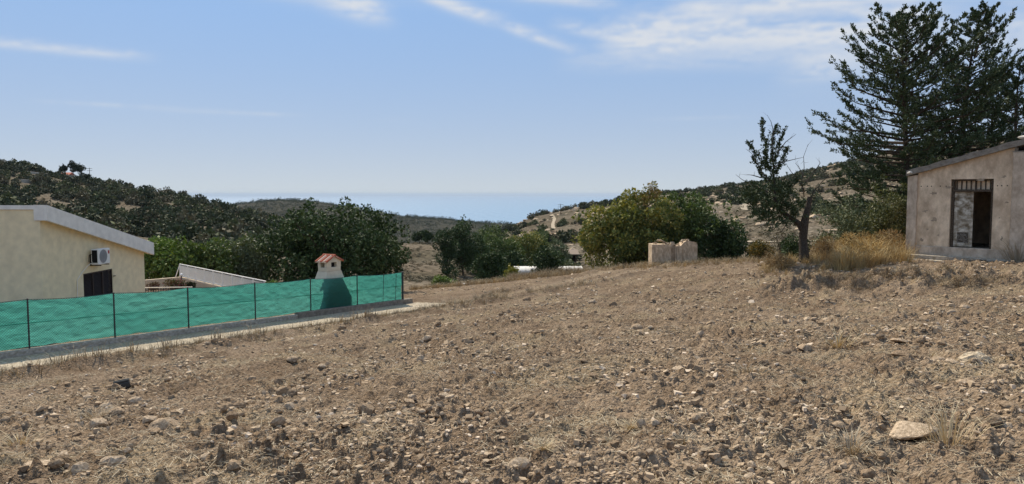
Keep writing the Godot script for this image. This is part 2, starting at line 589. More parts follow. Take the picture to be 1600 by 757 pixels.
# ------------------------------------------------------------------ sky
func make_sky() -> Sky:
	var w := 2048
	var h := 1024
	var im := Image.create(w, h, false, Image.FORMAT_RGBF)
	var n1 := FastNoiseLite.new()
	n1.seed = 5; n1.frequency = 1.0; n1.fractal_octaves = 5; n1.fractal_gain = 0.55
	var n2 := FastNoiseLite.new()
	n2.seed = 9; n2.frequency = 1.0; n2.fractal_octaves = 4
	# long cirrus streaks: azimuth and height of both ends in degrees, half thickness, density
	var streaks := [
		[-23.0, 15.3, -15.0, 14.3, 0.8, 0.95], [-17.0, 15.2, -9.6, 13.2, 1.0, 1.0],
		[-7.6, 14.9, -1.0, 13.0, 0.55, 0.85], [-2.0, 13.4, 4.6, 10.9, 0.5, 0.75],
		[3.6, 12.8, 12.0, 11.0, 0.55, 0.7], [7.0, 11.4, 30.0, 11.2, 1.6, 1.0], [12.0, 13.4, 34.0, 13.6, 1.3, 0.85], [-1.0, 15.0, 8.0, 14.2, 0.5, 0.7],
		[4.0, 10.0, 26.0, 9.6, 0.9, 0.30], [-38.0, 9.5, -26.3, 9.35, 0.35, 0.62], [-32.4, 6.05, -16.0, 5.85, 0.10, 0.40], [-10.2, 5.75, -8.0, 5.75, 0.07, 0.2],
		[10.5, 5.7, 18.0, 5.7, 0.08, 0.16], [20.0, 9.2, 42.0, 10.4, 2.0, 0.6], [-60.0, 11.0, -45.0, 12.0, 0.8, 0.6], [48.0, 12.0, 75.0, 11.0, 1.6, 0.6],
		[-120.0, 9.0, -100.0, 9.5, 0.5, 0.6], [100.0, 14.0, 140.0, 12.0, 1.2, 0.6], [160.0, 9.0, 178.0, 9.4, 0.6, 0.6]]
	for j in h:
		var el := 90.0 - 180.0 * (j + 0.5) / h
		if el < -1.0:
			im.fill_rect(Rect2i(0, j, w, h - j), Color(0.36, 0.36, 0.35))
			break
		var e := maxf(el, 0.0)
		var t := 1.0 - exp(-e / 8.0)
		var base := Color(0.60, 0.655, 0.69).lerp(Color(0.235, 0.43, 0.775), t)
		base = base.lerp(Color(0.21, 0.36, 0.64), smoothstep(12.0, 70.0, e))
		for k in w:
			var az := 360.0 * (k + 0.5) / w          # column 0 looks along -z
			if az > 180.0: az -= 360.0
			var a := deg_to_rad(az)
			var er := deg_to_rad(e)
			var dx := sin(a) * cos(er)
			var dz := -cos(a) * cos(er)
			var dy := sin(er) + 0.10
			var px := dx / dy
			var pz := dz / dy
			var wisp := n1.get_noise_2d(px * 1.1 + pz * 0.5, pz * 2.3 - px * 0.9)
			var fine := n2.get_noise_2d(px * 5.0 + wisp * 2.0, pz * 9.0)
			var cloud := smoothstep(-0.25, 0.5, wisp + fine * 0.28) * smoothstep(13.0, 20.0, e) * 0.9
			for s in streaks:
				if az < s[0] - 1.5 or az > s[2] + 1.5:
					continue
				var f: float = clampf((az - s[0]) / (s[2] - s[0]), 0.0, 1.0)
				var mid: float = lerpf(s[1], s[3], f) + fine * 0.25 * s[4] + wisp * 0.5 * s[4]
				var off: float = (e - mid) / s[4]
				var dens: float = exp(-off * off * (1.0 if off > 0.0 else 1.8)) * s[5]
				dens *= smoothstep(s[0] - 1.5, s[0] + 2.5, az) * (1.0 - smoothstep(s[2] - 2.5, s[2] + 1.5, az))
				dens *= clampf(0.85 + fine * 0.9 + wisp * 0.5, 0.0, 1.3)
				cloud = maxf(cloud, dens) + 0.3 * minf(cloud, dens)
			cloud = clampf(cloud, 0.0, 1.0)
			var sunward := maxf(0.0, cos(deg_to_rad(az - SUN_AZ)) * cos(er) * cos(deg_to_rad(SUN_EL)) + sin(er) * sin(deg_to_rad(SUN_EL)))
			var col := base * (1.0 + 0.22 * pow(sunward, 6.0))
			im.set_pixel(k, j, col.lerp(Color(0.74, 0.76, 0.79), cloud * 0.85))
	var m := PanoramaSkyMaterial.new()
	m.panorama = ImageTexture.create_from_image(im)
	var sky := Sky.new()
	sky.sky_material = m
	return sky

# ------------------------------------------------------------------ stones
func rock_mesh(seed_n: int, cuts: int, sub := 1) -> ArrayMesh:
	var r := RandomNumberGenerator.new()
	r.seed = seed_n
	var t := (1.0 + sqrt(5.0)) / 2.0
	var pts := [Vector3(-1, t, 0), Vector3(1, t, 0), Vector3(-1, -t, 0), Vector3(1, -t, 0), Vector3(0, -1, t), Vector3(0, 1, t), Vector3(0, -1, -t), Vector3(0, 1, -t), Vector3(t, 0, -1), Vector3(t, 0, 1), Vector3(-t, 0, -1), Vector3(-t, 0, 1)]
	var faces := [[0, 11, 5], [0, 5, 1], [0, 1, 7], [0, 7, 10], [0, 10, 11], [1, 5, 9], [5, 11, 4], [11, 10, 2], [10, 7, 6], [7, 1, 8], [3, 9, 4], [3, 4, 2], [3, 2, 6], [3, 6, 8], [3, 8, 9], [4, 9, 5], [2, 4, 11], [6, 2, 10], [8, 6, 7], [9, 8, 1]]
	for k in pts.size(): pts[k] = pts[k].normalized()
	for q in sub:
		var mids := {}
		var next := []
		for f in faces:
			var e := []
			for k in 3:
				var a: int = f[k]
				var b: int = f[(k + 1) % 3]
				var key := mini(a, b) * 4096 + maxi(a, b)
				if not mids.has(key):
					mids[key] = pts.size()
					pts.append(((pts[a] + pts[b]) * 0.5).normalized())
				e.append(mids[key])
			next.append([f[0], e[0], e[2]]); next.append([f[1], e[1], e[0]]); next.append([f[2], e[2], e[1]]); next.append([e[0], e[1], e[2]])
		faces = next
	var planes := []
	for k in cuts:
		var y := r.randf_range(-1, 1)
		var a := r.randf_range(0, TAU)
		planes.append([Vector3(sqrt(1 - y * y) * cos(a), y, sqrt(1 - y * y) * sin(a)), r.randf_range(0.45, 0.85)])
	for k in pts.size():
		var p: Vector3 = pts[k] * r.randf_range(0.9, 1.08)
		for c in planes:
			var over: float = p.dot(c[0]) - c[1]
			if over > 0.0: p -= c[0] * over * 0.93
		pts[k] = p
	var m := MB.new()
	for f in faces: m.tri(pts[f[0]], pts[f[2]], pts[f[1]])
	return m.mesh()

# [column, row of the middle, width and height in photograph pixels]
const STONES := [
	[213, 627, 22, 13], [150, 664, 26, 16], [147, 707, 24, 12], [183, 730, 22, 19], [60, 733, 34, 11], [100, 720, 18, 11], [230, 664, 22, 14], [260, 653, 24, 15], [243, 679, 18, 12], [277, 645, 18, 9],
	[324, 723, 18, 11], [313, 742, 26, 11], [365, 733, 28, 15], [363, 658, 16, 14], [358, 683, 16, 10], [349, 650, 15, 11], [315, 650, 14, 9], [355, 635, 17, 9], [374, 637, 15, 13], [64, 752, 26, 9],
	[125, 736, 22, 16], [110, 711, 17, 11], [78, 690, 20, 9], [440, 617, 18, 15], [457, 623, 19, 13], [435, 635, 19, 13], [434, 662, 18, 19], [516, 687, 25, 17], [667, 638, 17, 11], [668, 650, 17, 13],
	[616, 608, 21, 13], [658, 564, 15, 13], [632, 567, 9, 13], [651, 672, 18, 12], [647, 705, 19, 10], [597, 721, 12, 10], [702, 714, 16, 9], [735, 736, 13, 11], [568, 665, 13, 11], [746, 646, 15, 11],
	[762, 646, 13, 13], [621, 656, 17, 8], [644, 622, 14, 7], [405, 637, 15, 11], [833, 745, 18, 18], [896, 727, 21, 13], [853, 602, 25, 13], [901, 582, 18, 12], [904, 605, 17, 11], [978, 649, 34, 11],
	[1030, 640, 17, 15], [1002, 669, 13, 15], [1045, 700, 19, 13], [1002, 717, 17, 15], [982, 618, 20, 9], [1100, 566, 21, 10], [1066, 455, 13, 10], [1103, 453, 12, 7], [1119, 457, 12, 6], [1131, 431, 8, 7],
	[1000, 523, 14, 8], [916, 535, 14, 7], [929, 490, 10, 6], [902, 711, 18, 10], [949, 595, 13, 7], [927, 590, 13, 7], [1110, 610, 15, 11], [1089, 613, 15, 9], [1060, 575, 22, 7], [1411, 453, 17, 10],
	[1426, 445, 14, 9], [1408, 561, 22, 10], [1467, 563, 22, 9], [1485, 572, 15, 11], [1476, 585, 13, 10], [1324, 652, 18, 10], [1308, 669, 22, 9], [1575, 640, 24, 10], [1551, 669, 21, 13], [1576, 671, 15, 9],
	[1257, 549, 21, 10], [1261, 500, 15, 10], [1440, 533, 13, 9], [1405, 539, 22, 6], [1507, 481, 15, 7], [1373, 630, 14, 8], [1355, 639, 13, 9], [1377, 544, 15, 9], [1509, 606, 20, 8], [1226, 553, 17, 13], [1204, 673, 13, 11]]

var rocks := []

func put_stone(o: MeshInstance3D, u: float, v: float, wpx: float, hpx: float, turn := -1.0) -> void:
	var p := ground_hit(u, v + hpx * 0.32)
	var s := p.distance_to(Vector3(0, EYE, 0)) / LENS
	var w := wpx * s * 0.54
	var hh := hpx * s * 0.60
	o.position = p + Vector3(0, hh * 0.3 + relief(p.x, p.z, 9.0), 0)
	o.basis = Basis(Vector3.UP, R(0, TAU) if turn < 0.0 else turn) * Basis(Vector3.RIGHT, R(-0.2, 0.2)) * Basis.from_scale(Vector3(w * 1.08, hh, w * R(0.75, 1.1)))

func stones() -> void:
	rng.seed = 404
	for k in 10: rocks.append(rock_mesh(100 + k, 5 + k % 5, 1))
	# the ones that stand out
	var o := obj("pale_boulder", rock_mesh(7, 3, 2), mat.pale_stone)
	tag(o, "large smooth whitish stone lying on the soil before the hut", "stone")
	put_stone(o, 1525, 561, 40, 22, 0.2)
	o = obj("flat_rock", rock_mesh(12, 6, 2), mat.stone[1])
	tag(o, "large flat brown rock beside a tall dry grass tuft", "stone")
	put_stone(o, 1424, 673, 64, 26, 0.3)
	o = obj("pointed_rock", rock_mesh(19, 8, 1), mat.stone[2])
	tag(o, "upright pointed brown rock alone in the middle of the field", "stone")
	put_stone(o, 573, 640, 27, 27, 1.1)
	o = obj("rounded_rock", rock_mesh(23, 4, 2), mat.stone[0])
	tag(o, "rounded tan rock, biggest of a heap of stones", "stone")
	put_stone(o, 257, 669, 36, 24, 0.4)
	o = obj("square_rock", rock_mesh(31, 7, 1), mat.stone[1])
	tag(o, "blocky pale rock with a smaller rock at its side, at the lower edge", "stone")
	put_stone(o, 810, 736, 36, 23, 0.7)
	# a ribbed black block of rubber or plastic
	var p := ground_hit(191, 611)
	var b := thing("ribbed_block", p + Vector3(0, relief(p.x, p.z, 9.0), 0), "dark grey ribbed block lying on the soil near the paved path", "block")
	var m := MB.new()
	m.box(Vector3(0, 0.055, 0), Vector3(0.22, 0.09, 0.14), Basis(), 0.012)
	obj("body", m.mesh(), mat.rubber, b)
	for k in 2:
		m = MB.new()
		m.box(Vector3(0, 0.115, -0.035 + 0.07 * k), Vector3(0.22, 0.035, 0.045), Basis(), 0.012)
		obj("rib", m.mesh(), mat.rubber, b)
	b.basis = Basis(Vector3.UP, 0.5) * Basis(Vector3.FORWARD, -0.12)
	for s in STONES:
		var tone := rng.randi() % 4
		o = obj("field_stone", rocks[rng.randi() % 10], mat.stone[tone])
		tag(o, ["loose tan stone half sunk in the tilled soil", "loose pale stone half sunk in the tilled soil", "loose brown stone half sunk in the tilled soil", "loose dark brown stone half sunk in the tilled soil"][tone], "stone", "stones scattered over the field")
		put_stone(o, s[0], s[1], s[2], s[3])
	var heart := Vector2(320, 660)
	for k in 235:
		var u := R(10, 1590)
		var v := R(470, 752)
		if k % 3:
			u = heart.x + rng.randfn(0.0, 42.0)
			v = heart.y + rng.randfn(0.0, 16.0)
		else:
			heart = Vector2(u, v)
		if v < 600.0 - u * 0.17 or v > 752.0 or v < 440.0 or u < 5.0 or u > 1595.0: continue
		var big := pow(R(0, 1), 2.0)
		var tone := rng.randi() % 4
		o = obj("field_stone", rocks[rng.randi() % 10], mat.stone[tone])
		tag(o, ["loose tan stone half sunk in the tilled soil", "loose pale stone half sunk in the tilled soil", "loose brown stone half sunk in the tilled soil", "loose dark brown stone half sunk in the tilled soil"][tone], "stone", "stones scattered over the field")
		put_stone(o, u, v, lerpf(8, 19, big), lerpf(6, 13, big))

func chip_mesh(seed_n: int) -> ArrayMesh:
	var r := RandomNumberGenerator.new()
	r.seed = seed_n
	var m := MB.new()
	var p := []
	for k in 8:
		var q := Vector3(1 if k & 1 else -1, 1 if k & 2 else -1, 1 if k & 4 else -1) * 0.72
		p.append(q + Vector3(r.randf_range(-0.3, 0.3), r.randf_range(-0.3, 0.3), r.randf_range(-0.3, 0.3)))
	for f in [[0, 2, 3, 1], [4, 5, 7, 6], [0, 1, 5, 4], [2, 6, 7, 3], [0, 4, 6, 2], [1, 3, 7, 5]]:
		m.tri(p[f[0]], p[f[1]], p[f[2]]); m.tri(p[f[0]], p[f[2]], p[f[3]])
	return m.mesh()

func on_field(x: float, z: float) -> bool:
	var q := fence_q(x, z)
	return q.y > 2.25 or q.x > 21.0

func rubble() -> void:
	rng.seed = 77
	var small := []
	for k in 6: small.append(chip_mesh(300 + k) if k < 2 else rock_mesh(300 + k, 7, 0))
	var places := []
	var colors := []
	for k in 6: places.append([]); colors.append([])
	# [near, far, how many, smallest, largest]
	for band in [[3.2, 7.0, 30000, 0.004, 0.030], [7.0, 14.0, 42000, 0.006, 0.045], [14.0, 28.0, 40000, 0.011, 0.065], [28.0, 52.0, 20000, 0.02, 0.09]]:
		for k in band[2]:
			var d := sqrt(lerpf(band[0] * band[0], band[1] * band[1], rng.randf()))
			var x := d * R(-0.76, 0.76)
			if not on_field(x, -d): continue
			var patch := n_mid.get_noise_2d(x * 0.6 + 5.0, -d * 0.6)
			if patch < R(-0.3, 0.5): continue
			var fq := fence_q(x, -d)
			if fq.x < 22.0 and fq.y < 9.0 and rng.randf() > 0.25 + 0.08 * fq.y: continue
			var s := lerpf(band[3], band[4], pow(rng.randf(), 4.6))
			var y := H(x, -d) + relief(x, -d, d) + s * 0.15
			var t := Transform3D(Basis(Vector3.UP, R(0, TAU)) * Basis(rdir(), R(-0.6, 0.6)) * Basis.from_scale(Vector3(s * R(0.8, 1.6), s * R(0.4, 0.9), s * R(0.7, 1.2))), Vector3(x, y, -d))
			var q := rng.randi() % 6
			places[q].append(t)
			var tone := R(0.0, 1.0)
			var col := Color(0.27, 0.195, 0.125).lerp(Color(0.48, 0.37, 0.25), tone)
			if rng.randf() < 0.09: col = Color(0.62, 0.50, 0.37)
			colors[q].append(col)
	for q in 6:
		var o := many("rubble", small[q], mat.clod, places[q], colors[q])
		o.set_meta("label", "small clods and pebbles strewn all over the tilled field")

# a few curved blades from one root
func tuft_mesh(seed_n: int, blades: int, height: float, spread: float, width: float) -> ArrayMesh:
	var r := RandomNumberGenerator.new()
	r.seed = seed_n
	var m := MB.new()
	m.colored = true
	for k in blades:
		var a := r.randf_range(0, TAU)
		var out := Vector3(cos(a), 0, sin(a))
		var side := Vector3(-sin(a), 0, cos(a))
		var h := height * r.randf_range(0.45, 1.0)
		var lean := spread * pow(r.randf(), 0.7)
		var root := out * r.randf_range(0, spread * 0.35)
		var mid := root + out * lean * 0.35 + Vector3(0, h * 0.6, 0)
		var tip := root + out * lean + Vector3(0, h * r.randf_range(0.75, 1.0), 0)
		var w := width * r.randf_range(0.6, 1.2)
		var tone := r.randf_range(0.75, 1.15)
		var col := Color(tone, tone, tone)
		var k0 := m.v.size()
		m.v.append(root - side * w); m.v.append(root + side * w); m.v.append(mid + side * w * 0.7); m.v.append(mid - side * w * 0.7); m.v.append(tip)
		for q in 5: m.c.append(col)
		for q in [0, 1, 2, 0, 2, 3, 3, 2, 4]: m.i.append(k0 + q)
	return m.mesh()

func dry_growth() -> void:
	rng.seed = 909
	# straw and root bits lying on the soil
	var stick := MB.new()
	stick.box(Vector3.ZERO, Vector3(1.0, 0.03, 0.035))
	var bent := MB.new()
	bent.tube([Vector3(-0.5, 0, 0), Vector3(-0.15, 0.10, 0.05), Vector3(0.2, 0.08, -0.08), Vector3(0.5, -0.02, 0)], [0.012, 0.014, 0.012, 0.006], 4, false)
	var meshes := [stick.mesh(), bent.mesh()]
	for q in 2:
		var places := []
		var colors := []
		for band in [[3.2, 7.0, 20000, 0.02, 0.15], [7.0, 14.0, 26000, 0.04, 0.20], [14.0, 26.0, 16000, 0.07, 0.28]]:
			for k in band[2] / 2:
				var d := sqrt(lerpf(band[0] * band[0], band[1] * band[1], rng.randf()))
				var x := d * R(-0.76, 0.76)
				if not on_field(x, -d): continue
				if n_mid.get_noise_2d(x * 0.8 - 33.0, -d * 0.8 + 12.0) < R(-0.35, 0.35): continue
				var s := lerpf(band[3], band[4], pow(rng.randf(), 2.0))
				var y := H(x, -d) + relief(x, -d, d) + 0.008
				places.append(Transform3D(Basis(Vector3.UP, R(0, TAU)) * Basis(Vector3.BACK, R(-0.35, 0.35)) * Basis.from_scale(Vector3(s, 0.11 if q == 0 else s, 0.11 if q == 0 else s)), Vector3(x, y, -d)))
				colors.append(Color(0.36, 0.28, 0.17).lerp(Color(0.62, 0.52, 0.35), rng.randf()))
		var o := many("straw", meshes[q], mat.straw, places, colors)
		o.set_meta("label", "broken straw and dead roots lying on the field")
	# short withered stubble
	var stub := []
	for k in 3: stub.append(tuft_mesh(500 + k, 16, 1.0, 0.8, 0.016))
	for q in 3:
		var places := []
		var colors := []
		for k in 2600:
			var d := sqrt(lerpf(10.0, 2300.0, rng.randf()))
			var x := d * R(-0.78, 0.78)
			if not on_field(x, -d): continue
			if n_mid.get_noise_2d(x * 0.5 + 91.0, -d * 0.5) < R(-0.1, 0.4): continue
			var s := R(0.04, 0.13)
			places.append(Transform3D(Basis(Vector3.UP, R(0, TAU)) * Basis.from_scale(Vector3(s * 1.3, s, s * 1.3)), Vector3(x, H(x, -d) + relief(x, -d, d) - 0.005, -d)))
			colors.append(Color(0.42, 0.34, 0.21).lerp(Color(0.58, 0.49, 0.32), rng.randf()))
		# weeds along the edge of the paving
		for k in 800:
			var t := R(-9.0, 22.5)
			var off := 2.2 + absf(rng.randfn(0.0, 0.40))
			if k % 4 == 0: off = 7.6 + rng.randfn(0.0, 0.22)
			elif k % 3 == 0: off = 2.95 + rng.randfn(0.0, 0.25)
			var x := FENCE_A.x + fence_dir.x * t + fence_nor.x * off
			var z := FENCE_A.z + fence_dir.y * t + fence_nor.y * off
			var s := R(0.08, 0.22) if rng.randf() < 0.8 else R(0.22, 0.45)
			places.append(Transform3D(Basis(Vector3.UP, R(0, TAU)) * Basis.from_scale(Vector3(s * 1.1, s, s * 1.1)), Vector3(x, H(x, z) + relief(x, z, 18.0) - 0.02, z)))
			colors.append(Color(0.20, 0.165, 0.115).lerp(Color(0.40, 0.335, 0.225), rng.randf()))
		# along the foot of the big bushes and the ruin
		for k in 420:
			var u := R(640, 1210)
			var d := R(49, 56) if u < 990.0 else R(46, 55)
			var p := G(u, d)
			var s := R(0.22, 0.62)
			places.append(Transform3D(Basis(Vector3.UP, R(0, TAU)) * Basis.from_scale(Vector3(s, s, s)), p))
			colors.append(Color(0.24, 0.185, 0.115).lerp(Color(0.46, 0.36, 0.21), rng.randf()))
		for k in 380:
			var b: Array = BERM[(rng.randi() % 9) * 2 + 5]
			var x: float = b[0] + rng.randfn(0.0, 0.45)
			var z: float = b[1] + rng.randfn(0.0, 0.35)
			var s := R(0.10, 0.26)
			places.append(Transform3D(Basis(Vector3.UP, R(0, TAU)) * Basis(Vector3.RIGHT, R(-0.9, 0.9)) * Basis.from_scale(Vector3(s * 1.3, s * 0.8, s * 1.3)), Vector3(x, H(x, z) + relief(x, z, 20.0) - 0.02, z)))
			colors.append(Color(0.15, 0.115, 0.075).lerp(Color(0.40, 0.32, 0.20), pow(rng.randf(), 1.5)))
		for k in 160:
			var p := G(R(795, 915), R(52, 57))
			var s := R(0.5, 1.0)
			places.append(Transform3D(Basis(Vector3.UP, R(0, TAU)) * Basis.from_scale(Vector3(s * 0.8, s, s * 0.8)), p))
			colors.append(Color(0.17, 0.135, 0.09).lerp(Color(0.36, 0.28, 0.17), rng.randf()))
		var o := many("dry_stubble", stub[q], mat.dry, places, colors)
		o.set_meta("label", "withered stubble and weeds along the path and field")
	# golden grass by the stump and the hut
	var gold := []
	for k in 3: gold.append(tuft_mesh(600 + k, 30, 1.0, 0.75, 0.009))
	for q in 3:
		var places := []
		var colors := []
		for k in 480:
			var u := R(1190, 1425)
			var d := R(25.6, 33.5) if u > 1270 else R(26.2, 30.5)
			if u < 1275.0 and rng.randf() < 0.6: continue
			var p := G(u, d)
			var patch := n_mid.get_noise_2d(p.x * 0.9, p.z * 0.9)
			if patch < R(-0.5, 0.15) + maxf(0.0, 27.3 - d) * 0.25: continue
			var s := R(0.35, 0.8) * (1.0 if u > 1290 else 0.6) * (1.0 + 1.1 * patch)
			places.append(Transform3D(Basis(Vector3.UP, R(0, TAU)) * Basis.from_scale(Vector3(s, s, s)), p))
			colors.append(Color(0.22, 0.16, 0.085).lerp(Color(0.58, 0.44, 0.21), clampf(rng.randf() * 0.8 + patch * 0.6, 0.0, 1.0)))
		var o := many("golden_grass", gold[q], mat.dry, places, colors)
		o.set_meta("label", "tall golden dry grass between the stump and the hut")
	# single tufts that stand out
	var spots := [[1480, 700, 70, 1.0, "tall pale dry grass tuft beside the large flat rock"], [1168, 590, 34, 0.8, "spiky grey dead tuft right of the field's middle"], [986, 672, 30, 0.5, "grey dead tuft between two dark stones in the lower field"],
		[1072, 695, 34, 0.5, "straw coloured dead tuft right of a leaning stone"], [850, 712, 34, 0.45, "flattened dead tuft behind the blocky pale rock"], [150, 660, 36, 0.6, "grey dead tuft beside a stone in the left of the field"],
		[30, 700, 46, 0.7, "brown dead tuft at the left edge of the field"], [1590, 410, 40, 0.9, "dry bushy weed at the foot of the hut's corner pillar"], [1310, 545, 60, 0.5, "wide matted heap of dead grass in the right of the field"], [1330, 720, 60, 0.6, "low dead grass clump at the lower right edge"]]
	var n := 0
	for s in spots:
		var p := ground_hit(s[0], s[1])
		var w: float = s[2] * p.length() / LENS
		var o := obj("dry_grass_tuft", tuft_mesh(700 + n, 80, w * s[3] * 1.05, w * 1.05, 0.0035 * maxf(1.0, p.length() * 0.12)), mat.tuft[n % 2])
		o.position = p + Vector3(0, relief(p.x, p.z, 9.0) - 0.01, 0)
		tag(o, s[4], "grass tuft")
		n += 1

# ------------------------------------------------------------------ plants
func crown_mesh(lobes: Array, total: int, leaf: Vector2, cols: Array, droop := 0.25) -> ArrayMesh:
	var m := MB.new()
	var area := 0.0
	for l in lobes: area += l[1] * l[1]
	for l in lobes:
		var c: Vector3 = l[0]
		var r: float = l[1]
		var shift := R(-0.25, 0.25)
		var n := int(total * r * r / area)
		for k in n:
			var dr := rdir()
			var q := c + dr * Vector3(r, r * 0.85, r).length() * 0.577 * (0.50 + 0.62 * sqrt(rng.randf()))
			var ax := (dr + rdir() * 0.9 + Vector3(0, -droop, 0)).normalized()
			var side := ax.cross(rdir()).normalized()
			var s := R(0.5, 1.5)
			var t := clampf(rng.randf() + shift, 0.0, 0.999) * (cols.size() - 1)
			var a := int(t)
			var col: Color = cols[a].lerp(cols[a + 1], t - a)
			m.leaf(q, ax, side, leaf.x * s, leaf.y * s, col)
	return m.mesh()

func lobes_in(size: Vector3, n: int, r0: float, r1: float, low := 0.0) -> Array:
	var out := []
	for k in n:
		var dr := rdir()
		var f := pow(rng.randf(), 0.45)
		var r := R(r0, r1)
		var c := Vector3(dr.x * size.x, dr.y * size.y, dr.z * size.z) * f * 0.86
		if c.y < low: c.y = lerpf(c.y, low, 0.8)
		out.append([c, r])
	for k in n / 2:
		var dr := rdir()
		if dr.y < -0.2: dr.y = -dr.y
		out.append([Vector3(dr.x * size.x, dr.y * size.y, dr.z * size.z) * R(0.92, 1.07), r0 * R(0.25, 0.5)])
	return out

# trunk with limbs that reach into the lobes
func trunk_mesh(base_r: float, fork: Vector3, lobes: Array, at: Vector3, limbs: int, stems := 1) -> ArrayMesh:
	var m := MB.new()
	for s in stems:
		var off := Vector3.ZERO if stems == 1 else Vector3(R(-0.5, 0.5), 0, R(-0.5, 0.5)) * base_r * 3.0
		var br := base_r / sqrt(stems)
		m.tube([off - Vector3(0, 0.3, 0), off + Vector3(0.02, fork.y * 0.3, 0.03), off * 1.4 + fork * 0.7 + Vector3(R(-0.1, 0.1), 0, R(-0.1, 0.1)), off * 1.8 + fork], [br * 1.35, br, br * 0.85, br * 0.7], 8)
		for k in limbs / stems:
			var l: Array = lobes[(k * 7 + s * 3) % lobes.size()]
			var e: Vector3 = at + l[0]
			var a: Vector3 = off * 1.6 + fork * R(0.75, 1.0)
			m.tube([a, a.lerp(e, 0.4) + Vector3(R(-0.2, 0.2), R(-0.1, 0.3), R(-0.2, 0.2)), a.lerp(e, 0.75) + rdir() * 0.12, e], [br * 0.45, br * 0.3, br * 0.18, br * 0.06], 5, false)
	return m.mesh()

func broadleaf(called: String, label: String, category: String, base: Vector3, size: Vector3, centre_y: float, n_lobes: int, r0: float, r1: float, leaves: int, leaf: Vector2, cols: Array, material: Material, bark: Material, group := "", stems := 1) -> Node3D:
	var t := thing(called, base, label, category, group)
	var lobes := lobes_in(size, n_lobes, r0, r1, -size.y * 0.9)
	var at := Vector3(0, centre_y, 0)
	obj("trunk", trunk_mesh(clampf(size.x * 0.055, 0.03, 0.32), Vector3(0, maxf(centre_y - size.y * 0.45, 0.25), 0), lobes, at, mini(n_lobes, 16), stems), bark, t)
	var moved := []
	for l in lobes: moved.append([l[0] + at, l[1]])
	obj("crown", crown_mesh(moved, leaves, leaf, cols), material, t)
	return t

# a spray of scale leaves along a twig
func spray(m: MB, a: Vector3, b: Vector3, width: float, n: int, cols: Array, leaf: Vector2) -> void:
	var d := (b - a)
	var dn := d.normalized()
	for k in n:
		var f := pow(rng.randf(), 0.8)
		var q := a + d * f + rdir() * width * (1.0 - 0.45 * f)
		var ax := (dn * 0.9 + rdir() * 0.8 + Vector3(0, 0.25, 0)).normalized()
		var col: Color = cols[0].lerp(cols[1], rng.randf())
		m.leaf(q, ax, ax.cross(rdir()).normalized(), leaf.x * R(0.7, 1.3), leaf.y * R(0.7, 1.3), col)

func conifer(called: String, label: String, base: Vector3, height: float, reach: float, lean: Vector3, lowest: float, branches: int, profile: Curve, density: float, cols: Array) -> Node3D:
	var t := thing(called, base, label, "tree", "conifers behind the hut")
	var trunk := MB.new()
	var wood := MB.new()
	var green := MB.new()
	var pts := []
	var rad := []
	for k in 9:
		var f := k / 8.0
		pts.append(Vector3(0, height * f - 0.3, 0) + lean * f * f + Vector3(sin(f * 5.0) * 0.12, 0, cos(f * 4.0) * 0.1))
		rad.append(lerpf(height * 0.021, 0.02, pow(f, 0.8)))
	trunk.tube(pts, rad, 9)
	obj("trunk", trunk.mesh(), mat.bark, t)
	for k in branches:
		var f := lowest + (1.0 - lowest) * pow((k + rng.randf()) / branches, 0.92)
		var root := Vector3(0, height * f - 0.3, 0) + lean * f * f
		var az := k * 2.39996 + R(-0.5, 0.5)
		var out := Vector3(cos(az), 0, sin(az))
		var l := reach * profile.sample(f) * R(0.62, 1.12)
		var rise := lerpf(0.10, 0.75, smoothstep(0.35, 1.0, f)) + R(-0.12, 0.12)
		var p1 := root + out * l * 0.35 + Vector3(0, l * rise * 0.25, 0)
		var p2 := root + out * l * 0.72 + Vector3(0, l * rise * 0.55, 0) + rdir() * 0.1
		var p3 := root + out * l + Vector3(0, l * rise + l * 0.10, 0) + rdir() * 0.12
		wood.tube([root, p1, p2, p3], [0.018 * l + 0.012, 0.012 * l + 0.008, 0.006 * l + 0.005, 0.004], 5, false)
		var twigs := int(clampf(l * 4.2, 4, 17))
		for q in twigs:
			var g := lerpf(0.22, 1.0, (q + rng.randf()) / twigs)
			var a: Vector3
			if g < 0.35: a = root.lerp(p1, g / 0.35)
			elif g < 0.72: a = p1.lerp(p2, (g - 0.35) / 0.37)
			else: a = p2.lerp(p3, (g - 0.72) / 0.28)
			var along := (p3 - p1).normalized()
			var sd := along.cross(Vector3.UP).normalized() * (1.0 if q % 2 else -1.0)
			var tl := R(0.45, 1.25) * clampf(l * 0.33, 0.35, 0.95) * (1.15 - 0.5 * g)
			var e := a + (along * 0.55 + sd * R(0.25, 1.0) + Vector3(0, R(-0.15, 0.5), 0)).normalized() * tl
			wood.tube([a, e], [0.008, 0.003], 3, false)
			spray(green, a.lerp(e, 0.25), e, 0.07, int(24 * density), cols, Vector2(0.14, 0.055))
			# a second tip
			var e2 := a.lerp(e, 0.5) + (along + Vector3(R(-0.4, 0.4), R(0.1, 0.7), R(-0.4, 0.4))).normalized() * tl * 0.6
			spray(green, a.lerp(e, 0.5), e2, 0.06, int(18 * density), cols, Vector2(0.13, 0.05))
		spray(green, p2, p3, 0.09, int(30 * density), cols, Vector2(0.15, 0.065))
	obj("branches", wood.mesh(), mat.bark, t)
	obj("crown", green.mesh(), mat.conifer, t)
	return t

func curve(points: Array) -> Curve:
	var c := Curve.new()
	c.max_value = 2.0
	for p in points: c.add_point(p)
	return c

